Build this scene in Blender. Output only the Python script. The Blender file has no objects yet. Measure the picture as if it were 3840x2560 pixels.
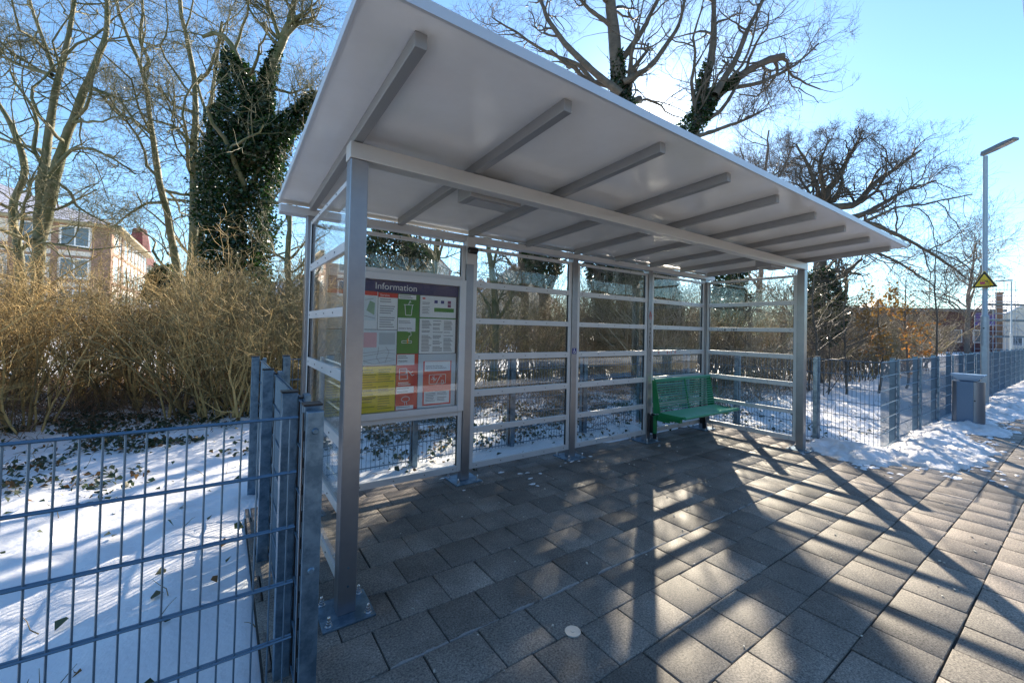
import bpy, bmesh, math, random
import numpy as np
from mathutils import Vector, Matrix

sc = bpy.context.scene
COL = sc.collection
R = math.radians
SUN_EL, SUN_AZ = 25.7, 52.3            # azimuth from +Y towards +X
EXPOSURE = 1.58

# ------------------------------------------------------------------ camera
F_PX, YAW, PITCH, ROLL = 1562.717, 0.623796, 0.0181595, 0.0226592
CAM = np.array([-0.544488, -2.41962, 1.585961])
PPX, PPY = 43.402, -72.045              # principal point offset, photograph pixels
def cam_axes():
    cy, sy = math.cos(YAW), math.sin(YAW); cp, sp = math.cos(PITCH), math.sin(PITCH)
    fw = np.array([sy*cp, cy*cp, sp]); r = np.array([cy, -sy, 0.0]); u = np.cross(r, fw)
    c, s = math.cos(ROLL), math.sin(ROLL)
    return r*c+u*s, u*c-r*s, fw
AX_R, AX_U, AX_F = cam_axes()
cam = bpy.data.cameras.new('camera'); camo = bpy.data.objects.new('camera', cam); COL.objects.link(camo)
m = Matrix(((AX_R[0], AX_U[0], -AX_F[0], CAM[0]), (AX_R[1], AX_U[1], -AX_F[1], CAM[1]), (AX_R[2], AX_U[2], -AX_F[2], CAM[2]), (0, 0, 0, 1)))
camo.matrix_world = m
cam.sensor_width = 36; cam.lens = F_PX/3840*36
cam.shift_x = -PPX/3840; cam.shift_y = PPY/3840
cam.clip_start = 0.05; cam.clip_end = 3000
sc.camera = camo
def ray(x, y):                          # direction through a point of the 2352-wide photograph
    k = 3840/2352
    return AX_F + AX_R*((x*k-1920-PPX)/F_PX) - AX_U*((y*k-1280-PPY)/F_PX)
def at(x, y, depth): return CAM + ray(x, y)*depth
def hit(x, y, ax, v):
    d = ray(x, y); return CAM + d*((v-CAM[ax])/d[ax])

# ------------------------------------------------------------------ materials
MATS = {}
def mat(name, col, rough=.5, metal=0., spec=.5, noise=None, bump=None, trans=0., coat=0., var=None):
    """noise=(scale, amount, col2); bump=(scale, strength)"""
    if name in MATS: return MATS[name]
    m = bpy.data.materials.new(name); m.use_nodes = True; MATS[name] = m
    nt = m.node_tree; b = nt.nodes['Principled BSDF']
    b.inputs['Base Color'].default_value = (*col, 1); b.inputs['Roughness'].default_value = rough
    b.inputs['Metallic'].default_value = metal; b.inputs['Specular IOR Level'].default_value = spec
    if coat: b.inputs['Coat Weight'].default_value = coat; b.inputs['Coat Roughness'].default_value = .1
    tc = nt.nodes.new('ShaderNodeTexCoord')
    colsock = None
    if noise:
        n = nt.nodes.new('ShaderNodeTexNoise'); n.inputs['Scale'].default_value = noise[0]; n.inputs['Detail'].default_value = 6
        n.inputs['Roughness'].default_value = .65
        nt.links.new(tc.outputs['Object'], n.inputs['Vector'])
        r = nt.nodes.new('ShaderNodeValToRGB'); r.color_ramp.elements[0].position = .5-.3/max(noise[1], .01)*.5; r.color_ramp.elements[1].position = .5+.3/max(noise[1], .01)*.5
        nt.links.new(n.outputs[0], r.inputs[0])
        mx = nt.nodes.new('ShaderNodeMix'); mx.data_type = 'RGBA'
        mx.inputs[6].default_value = (*col, 1); mx.inputs[7].default_value = (*noise[2], 1)
        nt.links.new(r.outputs[0], mx.inputs[0]); colsock = mx.outputs[2]
    if var:
        gi = nt.nodes.new('ShaderNodeNewGeometry'); hs = nt.nodes.new('ShaderNodeHueSaturation')
        mp = nt.nodes.new('ShaderNodeMapRange'); mp.inputs[3].default_value = 1-var; mp.inputs[4].default_value = 1+var
        nt.links.new(gi.outputs['Random Per Island'], mp.inputs[0]); nt.links.new(mp.outputs[0], hs.inputs['Value'])
        if colsock: nt.links.new(colsock, hs.inputs['Color'])
        else: hs.inputs['Color'].default_value = (*col, 1)
        colsock = hs.outputs[0]
    if colsock: nt.links.new(colsock, b.inputs['Base Color'])
    if bump:
        n2 = nt.nodes.new('ShaderNodeTexNoise'); n2.inputs['Scale'].default_value = bump[0]; n2.inputs['Detail'].default_value = 5
        nt.links.new(tc.outputs['Object'], n2.inputs['Vector'])
        bp = nt.nodes.new('ShaderNodeBump'); bp.inputs['Strength'].default_value = bump[1]; bp.inputs['Distance'].default_value = .01
        nt.links.new(n2.outputs[0], bp.inputs['Height']); nt.links.new(bp.outputs[0], b.inputs['Normal'])
    if trans:
        t = nt.nodes.new('ShaderNodeBsdfTranslucent'); t.inputs[0].default_value = (min(1, col[0]*2.2), min(1, col[1]*2.4), col[2]*1.2, 1)
        ms = nt.nodes.new('ShaderNodeMixShader'); ms.inputs[0].default_value = trans
        nt.links.new(b.outputs[0], ms.inputs[1]); nt.links.new(t.outputs[0], ms.inputs[2])
        nt.links.new(ms.outputs[0], nt.nodes['Material Output'].inputs['Surface'])
    return m

steel = mat('brushed steel', (.36, .37, .39), .33, .9, noise=(9, .5, (.29, .30, .32)), bump=(160, .05))
alu = mat('anodised aluminium', (.66, .67, .68), .42, .35, noise=(5, .4, (.60, .61, .62)))
galv = mat('galvanised steel', (.21, .32, .42), .42, .75, noise=(14, 1.3, (.10, .17, .24)), bump=(60, .08))  # base tone darkened and blued to stand in for shade
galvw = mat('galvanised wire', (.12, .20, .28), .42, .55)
rafm = mat('rafter grey metal', (.34, .34, .34), .45, .5)
dark = mat('dark rubber', (.012, .012, .014), .45)
black = mat('black metal', (.02, .02, .024), .4, .3)
white = mat('white print', (.88, .89, .90), .45)
roofm = mat('glossy cream roof panel', (.87, .865, .85), .13, 0, .6, noise=(2.2, 1.0, (.81, .80, .78)), bump=(3, .012))
green = mat('green powder coat', (.010, .22, .065), .3, .0, noise=(30, .5, (.010, .18, .06)))
greenl = mat('green coated rods', (.045, .31, .17), .28, .0)
diffm = mat('grey acrylic diffuser', (.33, .34, .36), .2)
navy = mat('navy header', (.016, .024, .13), .4)
redm = mat('red print', (.72, .045, .03), .45)
redi = mat('red ink', (.6, .06, .05), .5)
inkb = mat('black ink', (.015, .015, .02), .5)
greenp = mat('green print', (.05, .25, .03), .45)
yelp = mat('yellow paper', (.85, .60, .008), .5)
greyp = mat('grey print', (.30, .31, .33), .5)
pinkp = mat('pink print', (.80, .45, .50), .5)
mapp = mat('pale map print', (.72, .79, .83), .5)
bluep = mat('blue print', (.02, .03, .22), .45)
signy = mat('sign yellow', (.80, .52, .01), .35, noise=(8, .4, (.74, .47, .01)))
whm = mat('white symbol', (.85, .85, .85), .4)

def glass_mat():
    m = bpy.data.materials.new('thin clear glass'); m.use_nodes = True; nt = m.node_tree
    nt.nodes.remove(nt.nodes['Principled BSDF'])
    t = nt.nodes.new('ShaderNodeBsdfTransparent'); t.inputs[0].default_value = (.965, .98, .975, 1)
    g = nt.nodes.new('ShaderNodeBsdfGlossy'); g.inputs['Roughness'].default_value = .01; g.inputs[0].default_value = (1, 1, 1, 1)
    f = nt.nodes.new('ShaderNodeFresnel')
    ge = nt.nodes.new('ShaderNodeNewGeometry'); io = nt.nodes.new('ShaderNodeMapRange'); io.inputs[3].default_value = 1.5; io.inputs[4].default_value = 1/1.5
    nt.links.new(ge.outputs['Backfacing'], io.inputs[0]); nt.links.new(io.outputs[0], f.inputs[0])
    # faint dust film
    d = nt.nodes.new('ShaderNodeBsdfDiffuse'); d.inputs[0].default_value = (.6, .62, .62, 1)
    tc = nt.nodes.new('ShaderNodeTexCoord'); n = nt.nodes.new('ShaderNodeTexNoise'); n.inputs['Scale'].default_value = 2.5; n.inputs['Detail'].default_value = 5
    nt.links.new(tc.outputs['Object'], n.inputs['Vector'])
    mr = nt.nodes.new('ShaderNodeMapRange'); mr.inputs[1].default_value = .45; mr.inputs[2].default_value = .8; mr.inputs[3].default_value = .001; mr.inputs[4].default_value = .022
    nt.links.new(n.outputs[0], mr.inputs[0])
    m1 = nt.nodes.new('ShaderNodeMixShader'); m2 = nt.nodes.new('ShaderNodeMixShader')
    nt.links.new(f.outputs[0], m1.inputs[0]); nt.links.new(t.outputs[0], m1.inputs[1]); nt.links.new(g.outputs[0], m1.inputs[2])
    nt.links.new(mr.outputs[0], m2.inputs[0]); nt.links.new(m1.outputs[0], m2.inputs[1]); nt.links.new(d.outputs[0], m2.inputs[2])
    nt.links.new(m2.outputs[0], nt.nodes['Material Output'].inputs['Surface'])
    return m
glass = glass_mat()

# ------------------------------------------------------------------ mesh builder
class MB:
    def __init__(s): s.v = []; s.f = []; s.m = []
    def add(s, vs, fs, mi=0):
        o = len(s.v); s.v += [tuple(map(float, p)) for p in vs]; s.f += [tuple(i+o for i in f) for f in fs]; s.m += [mi]*len(fs); return s
    def box(s, x0, x1, y0, y1, z0, z1, mi=0):
        return s.add([(x0,y0,z0),(x1,y0,z0),(x1,y1,z0),(x0,y1,z0),(x0,y0,z1),(x1,y0,z1),(x1,y1,z1),(x0,y1,z1)],
                     [(0,3,2,1),(4,5,6,7),(0,1,5,4),(1,2,6,5),(2,3,7,6),(3,0,4,7)], mi)
    def bar(s, a, b, w, h, mi=0, up=(0,0,1)):   # rectangular bar from a to b
        a = np.array(a, float); b = np.array(b, float); t = (b-a)/np.linalg.norm(b-a)
        u = np.cross(up, t); u = u/np.linalg.norm(u) if np.linalg.norm(u) > 1e-6 else np.array([1., 0, 0]); v = np.cross(t, u)
        vs = []
        for p in (a, b):
            for su, sv in ((-1,-1),(1,-1),(1,1),(-1,1)): vs.append(p+u*w/2*su+v*h/2*sv)
        return s.add(vs, [(0,3,2,1),(4,5,6,7),(0,1,5,4),(1,2,6,5),(2,3,7,6),(3,0,4,7)], mi)
    def tube(s, pts, rad, n=8, mi=0, cap=True):
        pts = [np.array(p, float) for p in pts]; k = len(pts)
        rad = [rad]*k if not hasattr(rad, '__len__') else rad
        vs = []; fs = []
        for i, p in enumerate(pts):
            t = pts[min(i+1, k-1)]-pts[max(i-1, 0)]; t = t/np.linalg.norm(t)
            ref = np.array([0, 0, 1.]) if abs(t[2]) < .9 else np.array([0, 1., 0])
            u = np.cross(t, ref); u /= np.linalg.norm(u); v = np.cross(t, u)
            for j in range(n):
                a = 2*math.pi*j/n; vs.append(p+rad[i]*(math.cos(a)*u+math.sin(a)*v))
        for i in range(k-1):
            for j in range(n): fs.append((i*n+j, i*n+(j+1) % n, (i+1)*n+(j+1) % n, (i+1)*n+j))
        if cap: fs.append(tuple(range(n-1, -1, -1))); fs.append(tuple(range((k-1)*n, k*n)))
        return s.add(vs, fs, mi)
    def prism(s, poly, d, mi=0):                # poly: 3D points of a flat face, d: extrusion vector
        n = len(poly); d = np.array(d, float)
        vs = [np.array(p, float) for p in poly]+[np.array(p, float)+d for p in poly]
        fs = [tuple(range(n-1, -1, -1)), tuple(range(n, 2*n))]+[(i, (i+1) % n, n+(i+1) % n, n+i) for i in range(n)]
        return s.add(vs, fs, mi)
    def dome(s, c, r, h, n=10, mi=0):
        c = np.array(c, float); vs = []; fs = []
        for i in range(4):
            a = i/4*math.pi/2
            for j in range(n):
                b = 2*math.pi*j/n; vs.append(c+np.array([r*math.cos(a)*math.cos(b), r*math.cos(a)*math.sin(b), h*math.sin(a)]))
        vs.append(c+np.array([0, 0, h]))
        for i in range(3):
            for j in range(n): fs.append((i*n+j, i*n+(j+1) % n, (i+1)*n+(j+1) % n, (i+1)*n+j))
        for j in range(n): fs.append((3*n+j, 3*n+(j+1) % n, 4*n))
        return s.add(vs, fs, mi)
    def build(s, name, mats, parent=None, bevel=0, smooth=False):
        me = bpy.data.meshes.new(name); me.from_pydata(s.v, [], s.f)
        mats = mats if isinstance(mats, (list, tuple)) else [mats]
        for x in mats: me.materials.append(x)
        if len(mats) > 1: me.polygons.foreach_set('material_index', s.m)
        bm = bmesh.new(); bm.from_mesh(me); bmesh.ops.recalc_face_normals(bm, faces=bm.faces)
        if bevel: 
            es = [e for e in bm.edges if len(e.link_faces) == 2 and e.calc_face_angle(0) > .6]
            bmesh.ops.bevel(bm, geom=es, offset=bevel, segments=2, affect='EDGES', profile=.5)
        bm.to_mesh(me); bm.free()
        if smooth:
            me.shade_smooth()
            me.set_sharp_from_angle(angle=R(40))
        return link(name, me, parent)
def link(name, me, parent=None):
    o = bpy.data.objects.new(name, me); COL.objects.link(o)
    if parent: o.parent = parent
    return o
def empty(name, label=None, cat=None, group=None, loc=(0, 0, 0)):
    o = bpy.data.objects.new(name, None); COL.objects.link(o); o.location = loc; o.empty_display_size = .1
    return tag(o, label, cat, group)
def tag(o, label=None, cat=None, group=None, kind=None):
    if label: o['label'] = label
    if cat: o['category'] = cat
    if group: o['group'] = group
    if kind: o['kind'] = kind
    return o
def np_mesh(name, V, Q, mats, smooth=True, nv=4):
    me = bpy.data.meshes.new(name); V = np.asarray(V, np.float32); Q = np.asarray(Q, np.int32)
    me.vertices.add(len(V)); me.vertices.foreach_set('co', V.ravel())
    me.loops.add(Q.size); me.loops.foreach_set('vertex_index', Q.ravel())
    me.polygons.add(len(Q)); me.polygons.foreach_set('loop_start', np.arange(0, Q.size, nv, dtype=np.int32))
    me.update(calc_edges=True); me.validate()
    if smooth: me.shade_smooth()
    for x in (mats if isinstance(mats, (list, tuple)) else [mats]): me.materials.append(x)
    return me
def text(s, size, loc, m, parent, name='lettering', rot=(math.pi/2, 0, 0), align='LEFT'):
    cu = bpy.data.curves.new(name, 'FONT'); cu.body = s; cu.size = size; cu.align_x = align; cu.extrude = .0004
    t = bpy.data.objects.new(name, cu); COL.objects.link(t)
    bpy.context.view_layer.update()
    me = bpy.data.meshes.new_from_object(t.evaluated_get(bpy.context.evaluated_depsgraph_get()))
    COL.objects.unlink(t); bpy.data.objects.remove(t)
    me.materials.clear(); me.materials.append(m)
    me.transform(Matrix.Translation(Vector(loc)) @ Matrix.Rotation(rot[2], 4, 'Z') @ Matrix.Rotation(rot[0], 4, 'X'))
    return link(name, me, parent)

def inst(name, me, parent, loc, rz=0):
    o = bpy.data.objects.new(name, me); COL.objects.link(o); o.parent = parent; o.location = loc; o.rotation_euler = (0, 0, rz); return o
# ------------------------------------------------------------------ world and sun
w = bpy.data.worlds.new('World'); sc.world = w; w.use_nodes = True
nt = w.node_tree; bg = nt.nodes['Background']
sk = nt.nodes.new('ShaderNodeTexSky'); sk.sky_type = 'NISHITA'; sk.sun_disc = False
sk.sun_elevation = R(SUN_EL); sk.sun_rotation = R(SUN_AZ); sk.air_density = 1.0; sk.dust_density = .15; sk.ozone_density = 1.6
mx = nt.nodes.new('ShaderNodeMix'); mx.data_type = 'RGBA'; mx.blend_type = 'MULTIPLY'; mx.inputs[0].default_value = 1; mx.inputs[7].default_value = (.76, .97, 1.10, 1)
nt.links.new(sk.outputs[0], mx.inputs[6]); bg.inputs[1].default_value = .09
sd = Vector((math.cos(R(SUN_EL))*math.sin(R(SUN_AZ)), math.cos(R(SUN_EL))*math.cos(R(SUN_AZ)), math.sin(R(SUN_EL))))
# bright aureole of the sky round the sun
tcw = nt.nodes.new('ShaderNodeTexCoord'); dt = nt.nodes.new('ShaderNodeVectorMath'); dt.operation = 'DOT_PRODUCT'; dt.inputs[1].default_value = sd
nt.links.new(tcw.outputs['Generated'], dt.inputs[0])
mxd = nt.nodes.new('ShaderNodeMath'); mxd.operation = 'MAXIMUM'; mxd.inputs[1].default_value = 0; nt.links.new(dt.outputs['Value'], mxd.inputs[0])
acc = None
for ex, am in ((110, .9), (900, 16.0), (6000, 160.0)):
    pw = nt.nodes.new('ShaderNodeMath'); pw.operation = 'POWER'; pw.inputs[1].default_value = ex; nt.links.new(mxd.outputs[0], pw.inputs[0])
    ml = nt.nodes.new('ShaderNodeMath'); ml.operation = 'MULTIPLY'; ml.inputs[1].default_value = am; nt.links.new(pw.outputs[0], ml.inputs[0])
    if acc is None: acc = ml.outputs[0]
    else:
        ad_ = nt.nodes.new('ShaderNodeMath'); ad_.operation = 'ADD'; nt.links.new(acc, ad_.inputs[0]); nt.links.new(ml.outputs[0], ad_.inputs[1]); acc = ad_.outputs[0]
gc = nt.nodes.new('ShaderNodeVectorMath'); gc.operation = 'SCALE'; gc.inputs[0].default_value = (1, .95, .88); nt.links.new(acc, gc.inputs['Scale'])
sm = nt.nodes.new('ShaderNodeVectorMath'); sm.operation = 'ADD'; nt.links.new(mx.outputs[2], sm.inputs[0]); nt.links.new(gc.outputs[0], sm.inputs[1])
nt.links.new(sm.outputs[0], bg.inputs[0])
li = bpy.data.lights.new('sun', 'SUN'); li.energy = 5.0; li.angle = R(.53); li.color = (1, .86, .68)
lo = bpy.data.objects.new('sun', li); COL.objects.link(lo); lo.rotation_euler = sd.to_track_quat('Z', 'Y').to_euler()
sc.view_settings.view_transform = 'Standard'; sc.view_settings.look = 'None'; sc.view_settings.exposure = EXPOSURE; sc.view_settings.gamma = 1
sc.cycles.transparent_max_bounces = 48; sc.cycles.max_bounces = 8; sc.cycles.caustics_reflective = False; sc.cycles.caustics_refractive = False
sc.cycles.use_denoising = True

# ------------------------------------------------------------------ noise helper
def vnoise(x, y, seed=0):
    """smooth value noise on arrays"""
    xi = np.floor(x).astype(np.int64); yi = np.floor(y).astype(np.int64); fx = x-xi; fy = y-yi
    def h(a, b):
        n = (a*374761393+b*668265263+seed*1442695041) & 0x7fffffff
        n = ((n ^ (n >> 13))*1274126177) & 0x7fffffff
        return ((n ^ (n >> 16)) & 0xffff)/65535.
    sx = fx*fx*(3-2*fx); sy = fy*fy*(3-2*fy)
    return (h(xi, yi)*(1-sx)+h(xi+1, yi)*sx)*(1-sy)+(h(xi, yi+1)*(1-sx)+h(xi+1, yi+1)*sx)*sy
def fbm(x, y, seed=0, o=4):
    s = 0; a = .5
    for i in range(o): s = s+a*vnoise(x*2**i, y*2**i, seed+i*7); a *= .5
    return s/(1-.5**o)
def grid_mesh(name, x0, x1, y0, y1, step, hf, mats, keep=None):
    nx = int(round((x1-x0)/step))+1; ny = int(round((y1-y0)/step))+1
    X, Y = np.meshgrid(np.linspace(x0, x1, nx), np.linspace(y0, y1, ny))
    Z = hf(X, Y); V = np.stack([X, Y, Z], -1).reshape(-1, 3)
    I = np.arange(nx*ny).reshape(ny, nx)
    Q = np.stack([I[:-1, :-1], I[:-1, 1:], I[1:, 1:], I[1:, :-1]], -1).reshape(-1, 4)
    if keep is not None:
        k = keep(X, Y); kq = (k[:-1, :-1] | k[1:, 1:] | k[:-1, 1:] | k[1:, :-1]).ravel(); Q = Q[kq]
    return np_mesh(name, V, Q, mats)

# ------------------------------------------------------------------ ground
def snow_mat():
    m = mat('snow', (.82, .83, .85), .55, 0, .35, noise=(1.6, .6, (.78, .80, .83)), bump=(34, .6))
    b = m.node_tree.nodes['Principled BSDF']; b.inputs['Subsurface Weight'].default_value = .0
    return m
snow = snow_mat()
def in_paving(X, Y):
    return ((X > -.355) & (X < 6.78) & (Y < 1.66)) | (Y < -.72)
def field_h(X, Y):
    h = -.03+.10*(fbm(X*.7, Y*.7, 3)-.5)+.09*(fbm(X*2.6, Y*2.6, 9)-.5)+.045*(fbm(X*9, Y*9, 5, 3)-.5)
    dist = np.minimum(np.minimum(np.maximum(-.355-X, 0)+np.maximum(X-6.78, 0)+np.maximum(Y-1.66, 0), 1), 1)
    h = h*np.clip(dist*2+.3, 0, 1)+.05*np.clip(dist*3, 0, 1)*np.clip(1-np.abs(dist-.4), 0, 1)
    return np.where(in_paving(X, Y), -.06, h)
tag(link('snow_field', grid_mesh('snow_field', -9, 17, -.8, 15, .07, field_h, snow)), kind='structure')
far = MB()
far.add([(-900, 14.9, -.1), (900, 14.9, -.1), (900, 1500, -.1), (-900, 1500, -.1)], [(0, 1, 2, 3)])
far.add([(-900, -.8, -.1), (-8.9, -.8, -.1), (-8.9, 14.95, -.1), (-900, 14.95, -.1)], [(0, 1, 2, 3)])
far.add([(16.9, -.66, -.1), (900, -.66, -.1), (900, 14.95, -.1), (16.9, 14.95, -.1)], [(0, 1, 2, 3)])
far.add([(-900, -700, -1.4), (900, -700, -1.4), (900, -.7, -1.4), (-900, -.7, -1.4)], [(0, 1, 2, 3)])
tag(far.build('snow_ground', snow), kind='structure')

def paver_mat():
    m = bpy.data.materials.new('concrete pavers'); m.use_nodes = True; nt = m.node_tree; b = nt.nodes['Principled BSDF']
    tc = nt.nodes.new('ShaderNodeTexCoord'); L = nt.links
    gi = nt.nodes.new('ShaderNodeNewGeometry')
    n = nt.nodes.new('ShaderNodeTexNoise'); n.inputs['Scale'].default_value = 95; n.inputs['Detail'].default_value = 6; n.inputs['Roughness'].default_value = .8; L.new(tc.outputs['Object'], n.inputs['Vector'])
    v = nt.nodes.new('ShaderNodeTexVoronoi'); v.inputs['Scale'].default_value = 70; L.new(tc.outputs['Object'], v.inputs['Vector'])
    big = nt.nodes.new('ShaderNodeTexNoise'); big.inputs['Scale'].default_value = 1.7; big.inputs['Detail'].default_value = 7; big.inputs['Roughness'].default_value = .7; L.new(tc.outputs['Object'], big.inputs['Vector'])
    rp = nt.nodes.new('ShaderNodeValToRGB'); e = rp.color_ramp.elements
    e[0].position = .33; e[0].color = (.038, .038, .042, 1); e[1].position = .66; e[1].color = (.39, .345, .295, 1)
    L.new(n.outputs[0], rp.inputs[0])
    # bright quartz chips
    vr = nt.nodes.new('ShaderNodeValToRGB'); vr.color_ramp.elements[0].position = .0; vr.color_ramp.elements[0].color = (1, 1, 1, 1); vr.color_ramp.elements[1].position = .16; vr.color_ramp.elements[1].color = (0, 0, 0, 1)
    sep = nt.nodes.new('ShaderNodeSeparateColor'); L.new(v.outputs['Color'], sep.inputs[0])
    gt = nt.nodes.new('ShaderNodeMath'); gt.operation = 'GREATER_THAN'; gt.inputs[1].default_value = .84; L.new(sep.outputs[0], gt.inputs[0])
    L.new(v.outputs['Distance'], vr.inputs[0])
    mul = nt.nodes.new('ShaderNodeMath'); mul.operation = 'MULTIPLY'; L.new(vr.outputs[0], mul.inputs[0]); L.new(gt.outputs[0], mul.inputs[1])
    mxs = nt.nodes.new('ShaderNodeMix'); mxs.data_type = 'RGBA'; mxs.inputs[7].default_value = (.55, .54, .52, 1)
    L.new(rp.outputs[0], mxs.inputs[6]); L.new(mul.outputs[0], mxs.inputs[0])
    # stains and per paver tone
    mr = nt.nodes.new('ShaderNodeMapRange'); mr.inputs[1].default_value = .3; mr.inputs[2].default_value = .7; mr.inputs[3].default_value = .50; mr.inputs[4].default_value = 1.32
    L.new(big.outputs[0], mr.inputs[0])
    mi = nt.nodes.new('ShaderNodeMapRange'); mi.inputs[3].default_value = .76; mi.inputs[4].default_value = 1.22; L.new(gi.outputs['Random Per Island'], mi.inputs[0])
    mm = nt.nodes.new('ShaderNodeMath'); mm.operation = 'MULTIPLY'; L.new(mr.outputs[0], mm.inputs[0]); L.new(mi.outputs[0], mm.inputs[1])
    hs = nt.nodes.new('ShaderNodeHueSaturation'); L.new(mm.outputs[0], hs.inputs['Value']); L.new(mxs.outputs[2], hs.inputs['Color'])
    # pale salt line left along one row of joints, dried lime spots
    sx = nt.nodes.new('ShaderNodeSeparateXYZ'); L.new(tc.outputs['Object'], sx.inputs[0])
    ad = nt.nodes.new('ShaderNodeMath'); ad.operation = 'ADD'; ad.inputs[1].default_value = .483; L.new(sx.outputs[1], ad.inputs[0])
    ab = nt.nodes.new('ShaderNodeMath'); ab.operation = 'ABSOLUTE'; L.new(ad.outputs[0], ab.inputs[0])
    n3 = nt.nodes.new('ShaderNodeTexNoise'); n3.inputs['Scale'].default_value = 6; n3.inputs['Detail'].default_value = 4; L.new(tc.outputs['Object'], n3.inputs['Vector'])
    th = nt.nodes.new('ShaderNodeMapRange'); th.inputs[1].default_value = .35; th.inputs[2].default_value = .65; th.inputs[3].default_value = -.004; th.inputs[4].default_value = .016; L.new(n3.outputs[0], th.inputs[0])
    lt = nt.nodes.new('ShaderNodeMath'); lt.operation = 'LESS_THAN'; L.new(ab.outputs[0], lt.inputs[0]); L.new(th.outputs[0], lt.inputs[1])
    n4 = nt.nodes.new('ShaderNodeTexNoise'); n4.inputs['Scale'].default_value = 3.3; n4.inputs['Detail'].default_value = 6; n4.inputs['Roughness'].default_value = .75; L.new(tc.outputs['Object'], n4.inputs['Vector'])
    r4 = nt.nodes.new('ShaderNodeMapRange'); r4.inputs[1].default_value = .68; r4.inputs[2].default_value = .74; L.new(n4.outputs[0], r4.inputs[0])
    mxa = nt.nodes.new('ShaderNodeMath'); mxa.operation = 'MAXIMUM'; L.new(lt.outputs[0], mxa.inputs[0]); L.new(r4.outputs[0], mxa.inputs[1])
    ms = nt.nodes.new('ShaderNodeMath'); ms.operation = 'MULTIPLY'; ms.inputs[1].default_value = .36; L.new(mxa.outputs[0], ms.inputs[0])
    mx2 = nt.nodes.new('ShaderNodeMix'); mx2.data_type = 'RGBA'; mx2.inputs[7].default_value = (.5, .51, .52, 1)
    L.new(ms.outputs[0], mx2.inputs[0]); L.new(hs.outputs[0], mx2.inputs[6]); L.new(mx2.outputs[2], b.inputs['Base Color'])
    rr = nt.nodes.new('ShaderNodeMapRange'); rr.inputs[1].default_value = .3; rr.inputs[2].default_value = .7; rr.inputs[3].default_value = .5; rr.inputs[4].default_value = .72
    L.new(big.outputs[0], rr.inputs[0]); L.new(rr.outputs[0], b.inputs['Roughness'])
    b.inputs['Specular IOR Level'].default_value = .17
    bp = nt.nodes.new('ShaderNodeBump'); bp.inputs['Strength'].default_value = .55; bp.inputs['Distance'].default_value = .004
    L.new(n.outputs[0], bp.inputs['Height']); L.new(bp.outputs[0], b.inputs['Normal'])
    return m
paverm = paver_mat()
jointm = mat('dark joint sand', (.035, .033, .03), .9, noise=(60, .6, (.06, .055, .045)), bump=(200, .5))
# platform body
pb = MB(); pb.box(-30, 90, -4.45, -.68, -1.3, -.014); pb.box(-.36, 6.84, -.68, 1.7, -1.3, -.014)
tag(pb.build('platform', jointm), kind='structure')
rng = np.random.default_rng(5)
V = []; Q = []
Y0, PY, PX = -1.963, .2954, .302
for row in range(-9, 13):
    ya, yb = Y0+row*PY, Y0+(row+1)*PY
    off = (2.402 if row % 2 == 0 else 2.546)-12*PX
    for k in range(0, 130):
        xa = off+(k-4)*PX; xb = xa+PX
        yc = (ya+yb)/2; xc = (xa+xb)/2
        if yc > -.66:
            xa, xb = max(xa, -.355), min(xb, 6.82)
            if xb-xa < .03 or ya > 1.6: continue
        if xa < -1.8 or (xc > 24): continue
        g = .003+rng.uniform(0, .002); c = .0035; t = rng.normal(0, .0006, 4); z = rng.normal(0, .0008)
        jx, jy = rng.normal(0, .0015, 2)
        o = len(V)
        a0, a1, b0, b1 = xa+g+jx, xb-g+jx, ya+g+jy, yb-g+jy
        for (px, py, tt) in ((a0, b0, t[0]), (a1, b0, t[1]), (a1, b1, t[2]), (a0, b1, t[3])): V.append((px, py, -.02))
        for (px, py, tt) in ((a0, b0, t[0]), (a1, b0, t[1]), (a1, b1, t[2]), (a0, b1, t[3])): V.append((px, py, z+tt-c*.6))
        for (px, py, tt) in ((a0+c, b0+c, t[0]), (a1-c, b0+c, t[1]), (a1-c, b1-c, t[2]), (a0+c, b1-c, t[3])): V.append((px, py, z+tt))
        for s in (0, 4):
            for i in range(4): Q.append((o+s+i, o+s+(i+1) % 4, o+s+4+(i+1) % 4, o+s+4+i))
        Q.append((o+8, o+9, o+10, o+11))
me = np_mesh('paving', V, Q, paverm, smooth=False)
tag(link('paving', me), kind='structure')
fp = MB(); fp.box(24, 88, -4.4, -.7, -.05, -.002); fp.box(-29, -1.8, -4.4, -.7, -.05, -.002); fp.build('far_paving', paverm)['kind'] = 'structure'
# snow pushed against the fence and along the platform
poly = np.array([(6.2, .12), (6.12, -.12), (6.0, -.42), (5.95, -.66), (6.42, -.95), (6.58, -1.38), (7.3, -1.52), (8.5, -1.56), (9.0, -1.25), (9.7, -1.05), (9.95, -1.46), (10.6, -1.5), (11.1, -1.22), (11.8, -1.28), (12.9, -1.5), (15, -1.72), (19, -1.9), (26, -2.0), (40, -2.1), (40, -.55), (7.1, -.55), (6.95, .2)])
def sdist(X, Y, P):
    d = np.full(X.shape, 1e9); ins = np.zeros(X.shape, bool); n = len(P)
    for i in range(n):
        a = P[i]; b = P[(i+1) % n]; e = b-a
        t = np.clip(((X-a[0])*e[0]+(Y-a[1])*e[1])/(e@e), 0, 1)
        d = np.minimum(d, np.hypot(X-a[0]-t*e[0], Y-a[1]-t*e[1]))
        c = ((a[1] > Y) != (b[1] > Y)); xx = (b[0]-a[0])*(Y-a[1])/((b[1]-a[1]) if abs(b[1]-a[1]) > 1e-9 else 1e-9)+a[0]
        ins ^= c & (X < xx)
    return np.where(ins, d, -d)
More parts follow.
